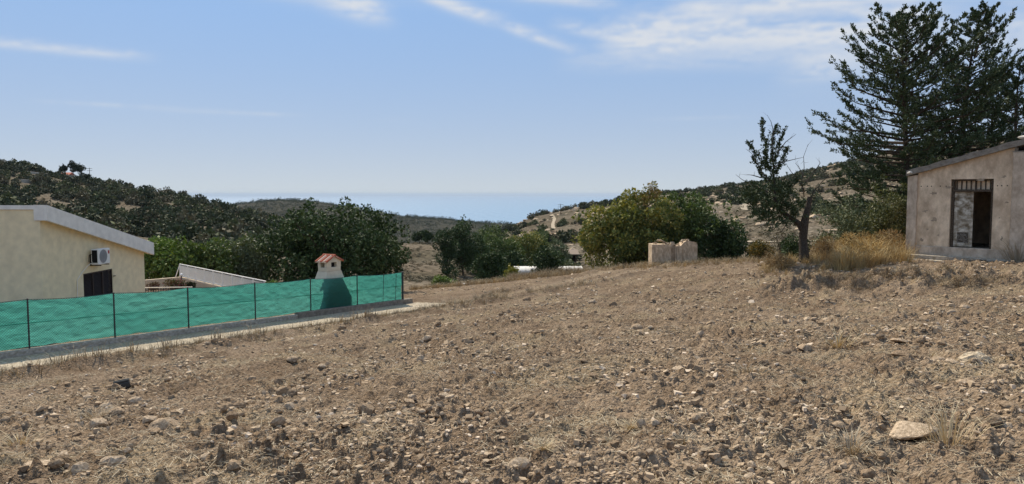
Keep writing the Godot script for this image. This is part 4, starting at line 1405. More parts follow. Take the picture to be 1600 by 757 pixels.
func house() -> void:
	var d1 := 26.0
	var x := -16.8
	var c := Vector3(x, -4.2, -d1)
	var h := thing("bungalow", c, "yellow bungalow with a white sloping roof edge behind the fence", "house")
	var back := -33.25
	var yt1 := P(75, 320.5, 26.0).y         # roof top at the front ...
	var yt2 := P(238, 379.5, 33.65).y       # ... and at the low end
	var slope := (yt2 - yt1) / 7.65
	# yellow wall along the side: a wedge that follows the roof
	var m := MB.new()
	var wall_top := func(z: float) -> float: return yt1 + (-z - 26.0) * slope - 0.50
	var n_out := Vector3(1, 0, 0)
	# wall round the shutter opening
	var sz0 := -28.38; var sz1 := -30.6
	sz0 = -(16.8 * LENS / (800.0 - 126.0)); sz1 = -(16.8 * LENS / (800.0 - 172.0))
	var sy1 := P(126, 428.5, -sz0).y
	var sy0 := sy1 - 1.35
	var poly := [Vector2(0, -0.3), Vector2(7.25, -0.3), Vector2(7.25, wall_top.call(-33.25) + 4.2), Vector2(0, wall_top.call(-26.0) + 4.2)]
	var hole_a := -sz0 - 26.0
	var hole_b := -sz1 - 26.0
	var ya := sy0 + 4.2
	var yb := sy1 + 4.2
	var lw := func(q: float) -> float: return wall_top.call(-26.0 - q) + 4.2
	for piece in [[Vector2(0, -0.3), Vector2(hole_a, -0.3), Vector2(hole_a, lw.call(hole_a)), Vector2(0, lw.call(0))], [Vector2(hole_b, -0.3), Vector2(7.25, -0.3), Vector2(7.25, lw.call(7.25)), Vector2(hole_b, lw.call(hole_b))],
		[Vector2(hole_a, -0.3), Vector2(hole_b, -0.3), Vector2(hole_b, ya), Vector2(hole_a, ya)], [Vector2(hole_a, yb), Vector2(hole_b, yb), Vector2(hole_b, lw.call(hole_b)), Vector2(hole_a, lw.call(hole_a))]]:
		m.prism(piece, Vector3(0, 0, 0), Vector3(0, 0, -1), Vector3.UP, Vector3(-0.25, 0, 0))
	var yw := obj("side_wall", m.mesh(), mat.house_wall, h)
	yw.set_meta("label", "yellow side wall with shutter")
	# grey front wall
	m = MB.new()
	m.prism([Vector2(-9, -0.3), Vector2(-0.26, -0.3), Vector2(-0.26, lw.call(0) + 0.46), Vector2(-9, lw.call(0) + 0.46)], Vector3(0.262, 0, 0.004), Vector3.RIGHT, Vector3.UP, Vector3(0, 0, -0.25))
	var gw := obj("front_wall", m.mesh(), mat.house_wall, h)
	gw.set_meta("label", "plain front wall without windows")
	# far walls so that the house is closed
	m = MB.new()
	m.prism([Vector2(-9, -0.3), Vector2(-0.26, -0.3), Vector2(-0.26, lw.call(7.25)), Vector2(-9, lw.call(7.25))], Vector3(0, 0, -7.0), Vector3.RIGHT, Vector3.UP, Vector3(0, 0, -0.24))
	obj("rear_wall", m.mesh(), mat.house_wall, h)
	m = MB.new()
	m.prism([Vector2(0.3, -0.3), Vector2(6.9, -0.3), Vector2(6.9, lw.call(6.9)), Vector2(0.3, lw.call(0.3))], Vector3(-8.7, 0, 0), Vector3(0, 0, -1), Vector3.UP, Vector3(-0.25, 0, 0))
	obj("far_wall", m.mesh(), mat.house_wall, h)
	# roof slab with deep white fascia
	var q0 := Vector3(0.3, yt1 + 4.2, 0)
	m = MB.new()
	m.prism([Vector2(0.0, -0.55), Vector2(7.65, slope * 7.65 - 0.55), Vector2(7.65, slope * 7.65), Vector2(0.0, 0.0)], Vector3(0.3, yt1 + 4.2, 0.06), Vector3(0, 0, -1), Vector3.UP, Vector3(-0.12, 0, 0))
	var fa := obj("fascia", m.mesh(), mat.house_white, h)
	fa.set_meta("label", "deep white sloping roof edge")
	m = MB.new()
	m.prism([Vector2(0.0, -0.16), Vector2(7.63, slope * 7.63 - 0.16), Vector2(7.63, slope * 7.63 - 0.01), Vector2(0.0, -0.01)], Vector3(0.178, yt1 + 4.2, 0.05), Vector3(0, 0, -1), Vector3.UP, Vector3(-9.3, 0, 0))
	obj("roof", m.mesh(), mat.house_white, h)
	m = MB.new()
	m.box(Vector3(0.0, yt1 + 4.2 - 0.275, 0.04), Vector3(0.352, 0.55, 0.035))
	obj("fascia_end", m.mesh(), mat.house_white, h)
	m = MB.new()
	m.prism([Vector2(0.1, -0.53), Vector2(7.6, slope * 7.6 - 0.53), Vector2(7.6, slope * 7.6 - 0.50), Vector2(0.1, -0.50)], Vector3(0.178, yt1 + 4.2, 0.0), Vector3(0, 0, -1), Vector3.UP, Vector3(-0.17, 0, 0))
	obj("soffit", m.mesh(), mat.house_wall, h)
	# shutters: three dark leaves of slats in a frame
	var sh := Node3D.new()
	sh.name = "window_shutter"
	h.add_child(sh)
	sh.set_meta("label", "dark brown louvred shutter")
	var fr := MB.new()
	var sw := hole_b - hole_a
	var shh := yb - ya
	var o := Vector3(-0.05, ya, -hole_a)
	var ax := Vector3(0, 0, -1)
	for e in [[Vector3(0, shh * 0.5, 0), 0.07], [Vector3(0, shh * 0.5, -sw), 0.07], [Vector3(0, shh * 0.5, -sw / 3.0), 0.08], [Vector3(0, shh * 0.5, -sw * 2.0 / 3.0), 0.08]]:
		fr.box(o + e[0], Vector3(0.06, shh, e[1]))
	fr.box(o + Vector3(0, shh - 0.035, -sw * 0.5), Vector3(0.056, 0.07, sw))
	fr.box(o + Vector3(0, 0.035, -sw * 0.5), Vector3(0.056, 0.07, sw))
	obj("frame", fr.mesh(), mat.shutter, sh)
	for k in 3:
		var lo := MB.new()
		louvres(lo, o + Vector3(-0.004, 0.07, -sw / 3.0 * k - 0.04), ax, Vector3.UP, Vector3(1, 0, 0), sw / 3.0 - 0.08, shh - 0.14, 0.052, 0.045)
		obj("louvres", lo.mesh(), mat.shutter, sh)
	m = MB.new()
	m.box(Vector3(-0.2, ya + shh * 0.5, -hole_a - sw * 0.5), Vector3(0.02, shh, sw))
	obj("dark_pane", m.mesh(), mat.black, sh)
	m = MB.new()
	m.box(Vector3(0.03, yb - 0.32, -hole_b - 0.09), Vector3(0.05, 0.03, 0.14), Basis(), 0.008)
	obj("shutter_catch", m.mesh(), mat.shutter, h)
	# air conditioner outdoor unit
	var za := -(16.8 * LENS / (800.0 - 140.0)) + 0.25
	var ay := P(157, 413.0, 29.3).y
	var ac := thing("air_conditioner", Vector3(x, ay, za), "white air conditioner unit on the yellow wall above the shutter", "air conditioner")
	m = MB.new()
	m.box(Vector3(0.27, 0.32, -0.42), Vector3(0.30, 0.62, 0.84), Basis(), 0.02)
	obj("casing", m.mesh(), mat.white, ac)
	var gr := MB.new()
	gr.box(Vector3(0.27, 0.34, 0.004), Vector3(0.21, 0.50, 0.006))
	for k in 12: gr.box(Vector3(0.27, 0.11 + 0.042 * k, 0.010), Vector3(0.21, 0.008, 0.012))
	obj("side_grille", gr.mesh(), mat.black, ac)
	var ring := MB.new()
	for k in 4:
		var pts := []
		var rad := []
		for q in 29:
			var a := TAU * q / 28.0
			pts.append(Vector3(0.428, 0.33 + sin(a) * (0.07 + 0.065 * k), -0.34 + cos(a) * (0.07 + 0.065 * k)))
			rad.append(0.006)
		ring.tube(pts, rad, 4, false)
	for k in 8:
		var a := TAU * k / 8.0
		ring.tube([Vector3(0.428, 0.33, -0.34), Vector3(0.428, 0.33 + sin(a) * 0.265, -0.34 + cos(a) * 0.265)], [0.005, 0.005], 4, false)
	obj("fan_guard", ring.mesh(), mat.grey_metal, ac)
	m = MB.new()
	m.tube([Vector3(0.421, 0.33, -0.34), Vector3(0.4235, 0.33, -0.34)], [0.26, 0.26], 24)
	obj("fan_opening", m.mesh(), mat.grey_metal, ac)
	m = MB.new()
	m.box(Vector3(0.4225, 0.47, -0.74), Vector3(0.004, 0.13, 0.10))
	obj("sticker", m.mesh(), mat.red, ac)
	for k in 2:
		m = MB.new()
		m.box(Vector3(0.22, -0.02, -0.14 - 0.56 * k), Vector3(0.44, 0.035, 0.035))
		m.box(Vector3(0.02, 0.2, -0.14 - 0.56 * k), Vector3(0.035, 0.44, 0.035))
		obj("bracket", m.mesh(), mat.black, ac)
	m = MB.new()
	m.tube([Vector3(0.2, 0.12, 0.02), Vector3(0.08, 0.0, 0.14), Vector3(0.03, -0.25, 0.5), Vector3(0.03, -0.5, 0.82), Vector3(0.03, -1.6, 0.84)], [0.014, 0.014, 0.014, 0.014, 0.014], 6)
	obj("drain_pipe", m.mesh(), mat.house_white, ac)
	m = MB.new()
	m.tube([Vector3(0.2, 0.45, 0.03), Vector3(0.12, 0.4, 0.12), Vector3(0.10, 0.15, 0.12), Vector3(0.2, 0.1, 0.03)], [0.012, 0.012, 0.012, 0.012], 6)
	obj("cable", m.mesh(), mat.black, ac)

func terrace() -> void:
	var A := P(219, 438.5, 40.5)
	var B := P(281, 433.0, 42.0)
	var C := P(415, 452.5, 33.6)
	C.y = B.y
	var bt := B.y
	var w := thing("terrace_wall", Vector3(B.x, bt - 1.2, B.z), "low beige rendered terrace wall behind the fence", "wall")
	for seg in [[A, B], [B + Vector3(0.05, 0, 0.05), C]]:
		var m := MB.new()
		var d: Vector3 = seg[1] - seg[0]
		var b := Basis(d.normalized(), Vector3.UP, d.normalized().cross(Vector3.UP))
		m.box(((seg[0] + seg[1]) as Vector3) * 0.5 - w.position - Vector3(0, 0.7, 0), Vector3(d.length(), 1.4, 0.2), b, 0.01)
		obj("wall_length", m.mesh(), mat.terrace, w)
	# white railing with upright bars, standing on the longer leg
	var rl := thing("white_railing", Vector3(B.x, bt, B.z), "white metal railing of many upright bars on the terrace wall", "railing")
	var D := C - B
	D.y = 0
	var dn := D.normalized()
	var rb := Basis(dn, Vector3.UP, dn.cross(Vector3.UP))
	var h := 0.74
	for y in [h, 0.07]:
		var m := MB.new()
		m.box(D * 0.5 + Vector3(0, y, 0), Vector3(D.length(), 0.05, 0.05), rb, 0.006)
		obj("rail", m.mesh(), mat.white, rl)
	var bar := MB.new()
	bar.box(Vector3.ZERO, Vector3(0.055, h - 0.14, 0.02), rb)
	var bm := bar.mesh()
	var post := MB.new()
	post.box(Vector3.ZERO, Vector3(0.06, h, 0.06), rb, 0.005)
	var pm := post.mesh()
	var n := int(D.length() / 0.125)
	for k in n:
		if k % 10 == 0:
			obj("post", pm, mat.white, rl).position = D * (float(k) / n) + Vector3(0, h * 0.5 - 0.03, 0)
		else:
			obj("bar", bm, mat.white, rl).position = D * (float(k) / n) + Vector3(0, h * 0.5 + 0.005, 0)
	var e := MB.new()
	e.tube([Vector3(0, h, 0), Vector3(-0.28, 0.0, -0.05)], [0.025, 0.025], 6)
	obj("end_brace", e.mesh(), mat.white, rl)
	# globe lamps
	for g in [[P(223, 437, 40.0), "white globe lamp near the yellow house's corner"], [P(283, 432, 41.0), "white globe lamp at the foot of the white railing"]]:
		var l := thing("globe_lamp", g[0], g[1], "lamp", "globe lamps on the terrace")
		var s := SphereMesh.new()
		s.radius = 0.08; s.height = 0.16; s.radial_segments = 16; s.rings = 8
		obj("globe", s, mat.lamp_globe, l).position = Vector3(0, 0.08, 0)
		var m := MB.new()
		m.tube([Vector3(0, -0.6, 0), Vector3(0, 0.01, 0)], [0.025, 0.025], 8)
		obj("stem", m.mesh(), mat.dark_metal, l)
	# dark yard railing with a pale cap
	var ra := P(221, 450.0, 36.0)
	var rb2 := P(300, 449.0, 36.4)
	var yr := thing("yard_railing", ra, "dark bar railing with a pale top rail, low behind the fence", "railing")
	var dd := rb2 - ra
	var m2 := MB.new()
	m2.box(dd * 0.5, Vector3(dd.length(), 0.04, 0.05), Basis(dd.normalized(), Vector3.UP, dd.normalized().cross(Vector3.UP)))
	obj("top_rail", m2.mesh(), mat.house_white, yr)
	var bb := MB.new()
	bb.box(Vector3(0, -0.42, 0), Vector3(0.03, 0.8, 0.03))
	var bbm := bb.mesh()
	for k in 20:
		obj("bar", bbm, mat.dark_metal, yr).position = dd * ((k + 0.5) / 20.0)
	# pot plants before the wall
	rng.seed = 91
	for p in [[239, 452, 38.5, 0.30, "reddish brown low plant before the terrace wall", [Color(0.12, 0.06, 0.045), Color(0.2, 0.10, 0.07), Color(0.10, 0.09, 0.04)]], [268, 452, 38.5, 0.42, "green and red leafy plant before the terrace wall", [Color(0.06, 0.07, 0.03), Color(0.14, 0.13, 0.05), Color(0.22, 0.06, 0.05)]], [284, 450, 38.7, 0.36, "pink flowering plant at the railing's foot", [Color(0.06, 0.07, 0.03), Color(0.11, 0.10, 0.04), Color(0.35, 0.09, 0.12)]], [298, 452, 38.2, 0.2, "small dark plant at the foot of the terrace wall", [Color(0.03, 0.035, 0.02), Color(0.07, 0.07, 0.04), Color(0.06, 0.05, 0.04)]]]:
		var at := P(p[0], p[1], p[2])
		broadleaf("yard_plant", p[4], "plant", at - Vector3(0, 0.35, 0), Vector3(p[3], p[3] * 0.55, p[3]), 0.55, 8, p[3] * 0.3, p[3] * 0.5, 700, Vector2(0.11, 0.04), p[5], mat.leaf, mat.bark)

func barbecue() -> void:
	var at := fence_at(12.85, -0.58, -0.2)
	var top := P(519, 397.0, 32.6).y - at.y
	var b := thing("barbecue_chimney", at, "cream barbecue oven whose chimney has a little red tiled roof", "barbecue")
	b.basis = Basis(Vector3(fence_nor.x, 0, fence_nor.y), Vector3.UP, Vector3(-fence_dir.x, 0, -fence_dir.y))   # local x towards the net, z along it
	var y0 := 0.72
	var y1 := top - 0.70
	var m := MB.new()
	m.box(Vector3(0, y0 * 0.5 - 0.1, 0), Vector3(0.9, y0 + 0.196, 1.76), Basis(), 0.02)
	obj("base", m.mesh(), mat.cream, b)
	# tapering hood
	m = MB.new()
	var lo := [Vector3(-0.45, y0, -0.88), Vector3(0.45, y0, -0.88), Vector3(0.45, y0, 0.88), Vector3(-0.45, y0, 0.88)]
	var hi := [Vector3(-0.275, y1, -0.44), Vector3(0.275, y1, -0.44), Vector3(0.275, y1, 0.44), Vector3(-0.275, y1, 0.44)]
	for k in 4: m.quad(lo[k], lo[(k + 1) % 4], hi[(k + 1) % 4], hi[k])
	m.quad(lo[0], lo[3], lo[2], lo[1]); m.quad(hi[0], hi[1], hi[2], hi[3])
	obj("hood", m.mesh(), mat.cream, b)
	# chimney head: four corner piers, sills and lintels leave a smoke opening in each face
	var hw := 0.265
	var hd := 0.43
	var ya := y1 + 0.002
	var yb := top - 0.26
	m = MB.new()
	m.box(Vector3(0, ya + 0.085, 0), Vector3(hw * 2, 0.17, hd * 2), Basis(), 0.01)
	for sx in [-1, 1]:
		for sz in [-1, 1]:
			m.box(Vector3(sx * (hw - 0.075), ya + 0.17 + (yb - 0.05 - ya - 0.17) * 0.5, sz * (hd - 0.13)), Vector3(0.15, yb - 0.05 - ya - 0.17, 0.26))
	m.box(Vector3(0, yb - 0.025, 0), Vector3(hw * 2 + 0.006, 0.05, hd * 2 + 0.006))
	m.prism([Vector2(-hd, 0), Vector2(hd, 0), Vector2(0, 0.20)], Vector3(-hw, yb + 0.001, 0), Vector3(0, 0, 1), Vector3.UP, Vector3(hw * 2, 0, 0))
	obj("chimney_head", m.mesh(), mat.cream, b)
	m = MB.new()
	m.box(Vector3(0, (ya + yb) * 0.5 + 0.06, 0), Vector3(0.24, yb - ya - 0.2, 0.34))
	obj("flue", m.mesh(), mat.black, b)
	# tiled gable roof: ridge along x, rows of half round tiles down each side
	for side in [-1.0, 1.0]:
		var e := Vector3(0, yb - 0.03, side * (hd + 0.10))
		var r := Vector3(0, yb + 0.225, side * 0.01)
		var sl := r - e
		var bs := Basis(Vector3.RIGHT, sl.normalized(), Vector3.RIGHT.cross(sl.normalized()))
		m = MB.new()
		m.box((e + r) * 0.5, Vector3(hw * 2 + 0.16, sl.length(), 0.02), bs)
		obj("roof_board", m.mesh(), mat.mortar, b)
		for k in 5:
			m = MB.new()
			var x := -hw - 0.04 + (hw * 2 + 0.08) * k / 4.0
			var off := Vector3(0, 0.018, 0)
			m.tube([e + off + Vector3(x, 0, 0), r + off + Vector3(x, 0, 0)], [0.05, 0.042], 8)
			obj("roof_tile", m.mesh(), mat.tile if k % 2 == 0 else mat.tile_pale, b)
	m = MB.new()
	m.tube([Vector3(-hw - 0.09, yb + 0.245, 0), Vector3(hw + 0.09, yb + 0.245, 0)], [0.055, 0.055], 8)
	obj("ridge_tile", m.mesh(), mat.tile, b)

func hut() -> void:
	var e := Vector3(0.637, 0, 0.771).normalized()        # along the front, to the right and nearer
	var n := Vector3(-e.z, 0, e.x)                        # out of the front, towards the field
	var door := P(1515.0, 388.0, 26.7)
	var fl := door.y
	var o := Vector3(door.x, fl - 0.62, -26.7)
	var h := thing("stone_hut", o, "old weathered plastered hut with a peeling half open door", "hut")
	var b := Basis(e, Vector3.UP, n)
	h.basis = b                                            # local: x right along the front, y up, z out
	var fy := 0.62                                         # floor above base
	var top := func(t: float) -> float: return (2.40 + 0.62 + (-fl)) * 0.0 + lerpf(P(1430, 272.0, 28.2).y, P(1600, 225.0, 25.4).y, (t + 1.9) / 3.59) - o.y
	var xl := -1.84
	var xr := 1.30
	var dl := -0.69
	var dr := 0.70
	var dh := fy + 2.52
	var th := 0.38
	var m := MB.new()
	for piece in [[Vector2(xl, fy), Vector2(dl, fy), Vector2(dl, top.call(dl)), Vector2(xl, top.call(xl))], [Vector2(dr, fy), Vector2(xr, fy), Vector2(xr, top.call(xr)), Vector2(dr, top.call(dr))], [Vector2(dl, dh), Vector2(dr, dh), Vector2(dr, top.call(dr)), Vector2(dl, top.call(dl))]]:
		m.prism(piece, Vector3.ZERO, Vector3.RIGHT, Vector3.UP, Vector3(0, 0, -th))
	obj("front_wall", m.mesh(), mat.old_plaster, h)
	m = MB.new()
	m.box(Vector3((xl + xr) * 0.5, fy * 0.5 - 0.152, -0.16), Vector3(xr - xl + 0.02, fy + 0.30, 0.44), Basis(), 0.015)
	obj("plinth", m.mesh(), mat.old_pilaster, h)
	# pilasters
	m = MB.new()
	m.prism([Vector2(-2.19, -0.4), Vector2(xl, -0.4), Vector2(xl, top.call(xl) - 0.06), Vector2(-2.19, top.call(-2.19) - 0.02)], Vector3(0, 0, 0.07), Vector3.RIGHT, Vector3.UP, Vector3(0, 0, -0.5))
	obj("pilaster", m.mesh(), mat.old_pilaster, h)
	m = MB.new()
	m.box(Vector3(1.66, top.call(1.5) * 0.5 - 0.31, -0.08), Vector3(0.718, top.call(1.5) + 0.18, 0.5), Basis(), 0.02)
	obj("pilaster", m.mesh(), mat.old_pilaster, h)
	m = MB.new()
	m.box(Vector3(1.66, top.call(1.5) - 0.205, -0.08), Vector3(0.75, 0.03, 0.53), Basis(), 0.006)
	obj("pilaster_cap", m.mesh(), mat.old_concrete, h)
	# side and rear walls
	var dp := 4.2
	m = MB.new()
	m.prism([Vector2(0.43, -0.4), Vector2(dp, -0.4), Vector2(dp, top.call(-2.0)), Vector2(0.43, top.call(-2.0))], Vector3(-2.17, 0, 0), Vector3(0, 0, -1), Vector3.UP, Vector3(0.35, 0, 0))
	m.prism([Vector2(0.43, -0.4), Vector2(dp, -0.4), Vector2(dp, top.call(1.7) - 0.1), Vector2(0.43, top.call(1.7) - 0.1)], Vector3(1.65, 0, 0), Vector3(0, 0, -1), Vector3.UP, Vector3(0.35, 0, 0))
	m.prism([Vector2(-1.8, -0.4), Vector2(1.63, -0.4), Vector2(1.63, top.call(1.63)), Vector2(-1.8, top.call(-1.8))], Vector3(0, 0, -dp + 0.3), Vector3.RIGHT, Vector3.UP, Vector3(0, 0, -0.3))
	obj("back_walls", m.mesh(), mat.old_plaster, h)
	m = MB.new()
	m.box(Vector3(-0.1, fy - 0.08, -2.1), Vector3(3.5, 0.1, 3.4))
	obj("floor", m.mesh(), mat.old_concrete, h)
	# ochre neighbouring wall past the right pilaster
	m = MB.new()
	m.prism([Vector2(2.024, -0.4), Vector2(4.5, -0.4), Vector2(4.5, top.call(1.7) - 0.1), Vector2(2.024, top.call(1.7) - 0.1)], Vector3(0, 0, -0.15), Vector3.RIGHT, Vector3.UP, Vector3(0, 0, -0.3))
	var oc := obj("annex_wall", m.mesh(), mat.ochre, h)
	oc.set_meta("label", "ochre wall past the corner pillar")
	# sloping roof slab, its edge uneven
	rng.seed = 8
	m = MB.new()
	var segs := 12
	for k in segs:
		var a := lerpf(-2.22, 2.25, float(k) / segs)
		var c := lerpf(-2.22, 2.25, float(k + 1) / segs)
		var j0 := 0.02 * sin(k * 2.3)
		var j1 := 0.02 * sin((k + 1) * 2.3)
		m.prism([Vector2(a, top.call(a) + 0.002 + j0 * 0.3), Vector2(c, top.call(c) + 0.002 + j1 * 0.3), Vector2(c, top.call(c) + 0.21 + j1), Vector2(a, top.call(a) + 0.21 + j0)], Vector3(0, 0.0, 0.17), Vector3.RIGHT, Vector3.UP, Vector3(0, 0, -dp - 0.3))
	obj("roof", m.mesh(), mat.old_concrete, h)
	# pale lumps on both ends of the roof edge
	for c in [[-2.06, 0.09, 0.16, 0.09], [1.62, 0.25, 0.22, 0.07]]:
		var cm := obj("pale_roof_lump", rock_mesh(55 + int(c[0]), 4, 1), mat.pale_lump, h)
		cm.position = Vector3(c[0], top.call(c[0]) + c[1], 0.10)
		cm.basis = Basis.from_scale(Vector3(c[2], c[3], 0.12))
	# steps
	for s in [[-0.16, 0.36, 3.5, -0.05, 0.30], [-0.22, 0.72, 4.1, -0.15, 0.15]]:
		m = MB.new()
		m.box(Vector3(s[3] + (-0.25), s[4] - 0.20, s[1] - 0.2 + 0.1), Vector3(s[2], 0.4, 0.40), Basis(), 0.015)
		obj("step", m.mesh(), mat.step, h)
	# door frame with barred transom
	m = MB.new()
	for x in [dl + 0.045, dr - 0.045]: m.box(Vector3(x, fy + 1.26, -0.16), Vector3(0.09, 2.52, 0.16), Basis(), 0.008)
	m.box(Vector3(0, dh - 0.03, -0.16), Vector3(dr - dl - 0.18, 0.06, 0.15))
	m.box(Vector3(0, dh - 0.42, -0.15), Vector3(dr - dl - 0.18, 0.09, 0.17), Basis(), 0.008)
	obj("door_frame", m.mesh(), mat.old_wood, h)
	m = MB.new()
	m.box(Vector3(0, dh - 0.22, -0.22), Vector3(dr - dl - 0.182, 0.31, 0.02))
	obj("transom_board", m.mesh(), mat.old_plaster, h)
	for k in 8:
		m = MB.new()
		m.box(Vector3(dl + 0.15 + (dr - dl - 0.3) * k / 7.0, dh - 0.22, -0.175), Vector3(0.035 if k != 4 else 0.06, 0.32, 0.03))
		obj("transom_bar", m.mesh(), mat.old_wood, h)
	# left leaf, shut: stiles, rails, raised panels
	for leaf in 2:
		var d := Node3D.new()
		d.name = "door_leaf"
		h.add_child(d, true)
		var w := 0.615
		var lh := 2.05
		if leaf == 0:
			d.position = Vector3(dl + 0.092, fy + 0.012, -0.17)
			d.rotation.y = 0.06
			d.set_meta("label", "closed door leaf with peeling white paint")
		else:
			d.position = Vector3(dr - 0.092, fy + 0.012, -0.17)
			d.basis = Basis(Vector3.UP, PI - 1.28)
			d.set_meta("label", "door leaf swung open into the dark room")
		var st := MB.new()
		for x in [0.06, w - 0.06]: st.box(Vector3(x, lh * 0.5, 0), Vector3(0.12, lh, 0.045), Basis(), 0.004)
		for y in [0.09, 0.62, 0.92, lh - 0.07]: st.box(Vector3(w * 0.5, y, 0), Vector3(w - 0.24, 0.14 if y < lh - 0.2 else 0.14, 0.045), Basis(), 0.004)
		obj("leaf_frame", st.mesh(), mat.old_paint, d)
		for pn in [[0.16, 0.55], [0.69, 0.85], [0.99, lh - 0.14]]:
			var q := MB.new()
			q.box(Vector3(w * 0.5, (pn[0] + pn[1]) * 0.5, 0), Vector3(w - 0.242, pn[1] - pn[0] - 0.002, 0.018))
			q.box(Vector3(w * 0.5, (pn[0] + pn[1]) * 0.5, 0.006), Vector3(w - 0.32, pn[1] - pn[0] - 0.07, 0.022), Basis(), 0.006)
			obj("door_panel", q.mesh(), mat.old_paint if pn[0] > 0.3 else mat.old_paint_dark, d)
	# places where the plaster has come off
	rng.seed = 29
	for c in [[-1.55, 1.95, 0.16, 0.10], [-1.25, 1.62, 0.22, 0.13], [-1.45, 1.25, 0.10, 0.08], [-1.05, 1.05, 0.09, 0.07], [-1.62, 0.85, 0.12, 0.09], [-1.30, 2.62, 0.24, 0.07], [-0.75, 2.85, 0.20, 0.06], [1.02, 1.0, 0.06, 0.12], [0.92, 1.75, 0.05, 0.07], [1.12, 2.3, 0.10, 0.05], [0.30, 3.12, 0.26, 0.08], [1.0, 3.2, 0.14, 0.07]]:
		var poly := []
		for k in 11:
			var an := TAU * k / 11.0
			var rr := R(0.3, 1.2)
			poly.append(Vector2(c[0] + cos(an) * c[2] * rr * 0.6 + sin(an * 3.0) * 0.015, c[1] + fy - 0.62 + sin(an) * c[3] * rr * 0.8))
		m = MB.new()
		m.prism(poly, Vector3(0, 0, -0.01), Vector3.RIGHT, Vector3.UP, Vector3(0, 0, 0.013))
		obj("bare_patch", m.mesh(), mat.bare_render, h)
	# row of putlog holes
	for t in [-1.72, -1.50, -1.36, -1.05, -0.85, 0.82, 0.95, 1.12]:
		m = MB.new()
		m.tube([Vector3(t, fy + 2.27, -0.02), Vector3(t, fy + 2.27, 0.003)], [0.022, 0.022], 8)
		obj("wall_hole", m.mesh(), mat.black, h)

func ruin() -> void:
	var base := G(1053, 51.0)
	var r := thing("ruined_well_house", base, "small roofless plastered ruin in front of the wide leafy thicket", "ruin")
	var s := 51.0 / LENS
	rng.seed = 17
	var hl := 38.0 * s
	# two blocks with a slot between them
	var m := MB.new()
	m.prism([Vector2(-35 * s, -0.4), Vector2(-5 * s, -0.4), Vector2(-5 * s, hl * 0.83), Vector2(-10 * s, hl * 0.84), Vector2(-22 * s, hl * 0.85), Vector2(-35 * s, hl * 0.86)], Vector3(0, 0, 0.35), Vector3.RIGHT, Vector3.UP, Vector3(0, 0, -1.3))
	obj("masonry_block", m.mesh(), mat.ruin, r)
	m = MB.new()
	m.prism([Vector2(2 * s, -0.4), Vector2(37 * s, -0.4), Vector2(37 * s, hl * 0.84), Vector2(31 * s, hl * 0.95), Vector2(24 * s, hl * 1.0), Vector2(17 * s, hl * 0.97), Vector2(11 * s, hl * 0.80), Vector2(2 * s, hl * 0.80)], Vector3(0, 0, 0.15), Vector3.RIGHT, Vector3.UP, Vector3(0, 0, -1.1))
	obj("masonry_block", m.mesh(), mat.ruin, r)
	m = MB.new()
	m.box(Vector3(-1.5 * s, hl * 0.42, -0.25), Vector3(6.96 * s, hl * 0.90, 0.5))
	obj("recess_wall", m.mesh(), mat.ruin, r)
	m = MB.new()
	m.prism([Vector2(-3.0 * s, hl * 0.862), Vector2(3 * s, hl * 0.862), Vector2(2.4 * s, hl * 0.93), Vector2(-2.4 * s, hl * 0.93)], Vector3(0, 0, -0.2), Vector3.RIGHT, Vector3.UP, Vector3(0, 0, -0.3))
	obj("broken_pipe_stub", m.mesh(), mat.old_concrete, r)
	m = MB.new()
	m.box(Vector3(8.5 * s, hl * 0.38, 0.22), Vector3(9.0 * s, hl * 0.83, 0.14), Basis(), 0.02)
	obj("buttress", m.mesh(), mat.ruin, r)
	# loose stones along the broken top
	for k in 46:
		var x := R(-34, 36)
		if x > -8 and x < 2: continue
		var y := hl * (0.85 if x < 0 else lerpf(0.80, 1.0, smoothstep(8.0, 18.0, x)) - 0.16 * smoothstep(27.0, 37.0, x))
		var hump := 0.14 * exp(-pow((x + 20.0) / 7.0, 2.0)) * hl if x < 0 else 0.0
		var o := obj("capstone", rocks[k % 10], mat.stone[k % 4], r)
		o.position = Vector3(x * s, y + hump + 0.02, R(-0.6, 0.2))
		var q := R(0.05, 0.13)
		o.basis = Basis(Vector3.UP, R(0, TAU)) * Basis.from_scale(Vector3(q * 1.3, q * 0.7, q))

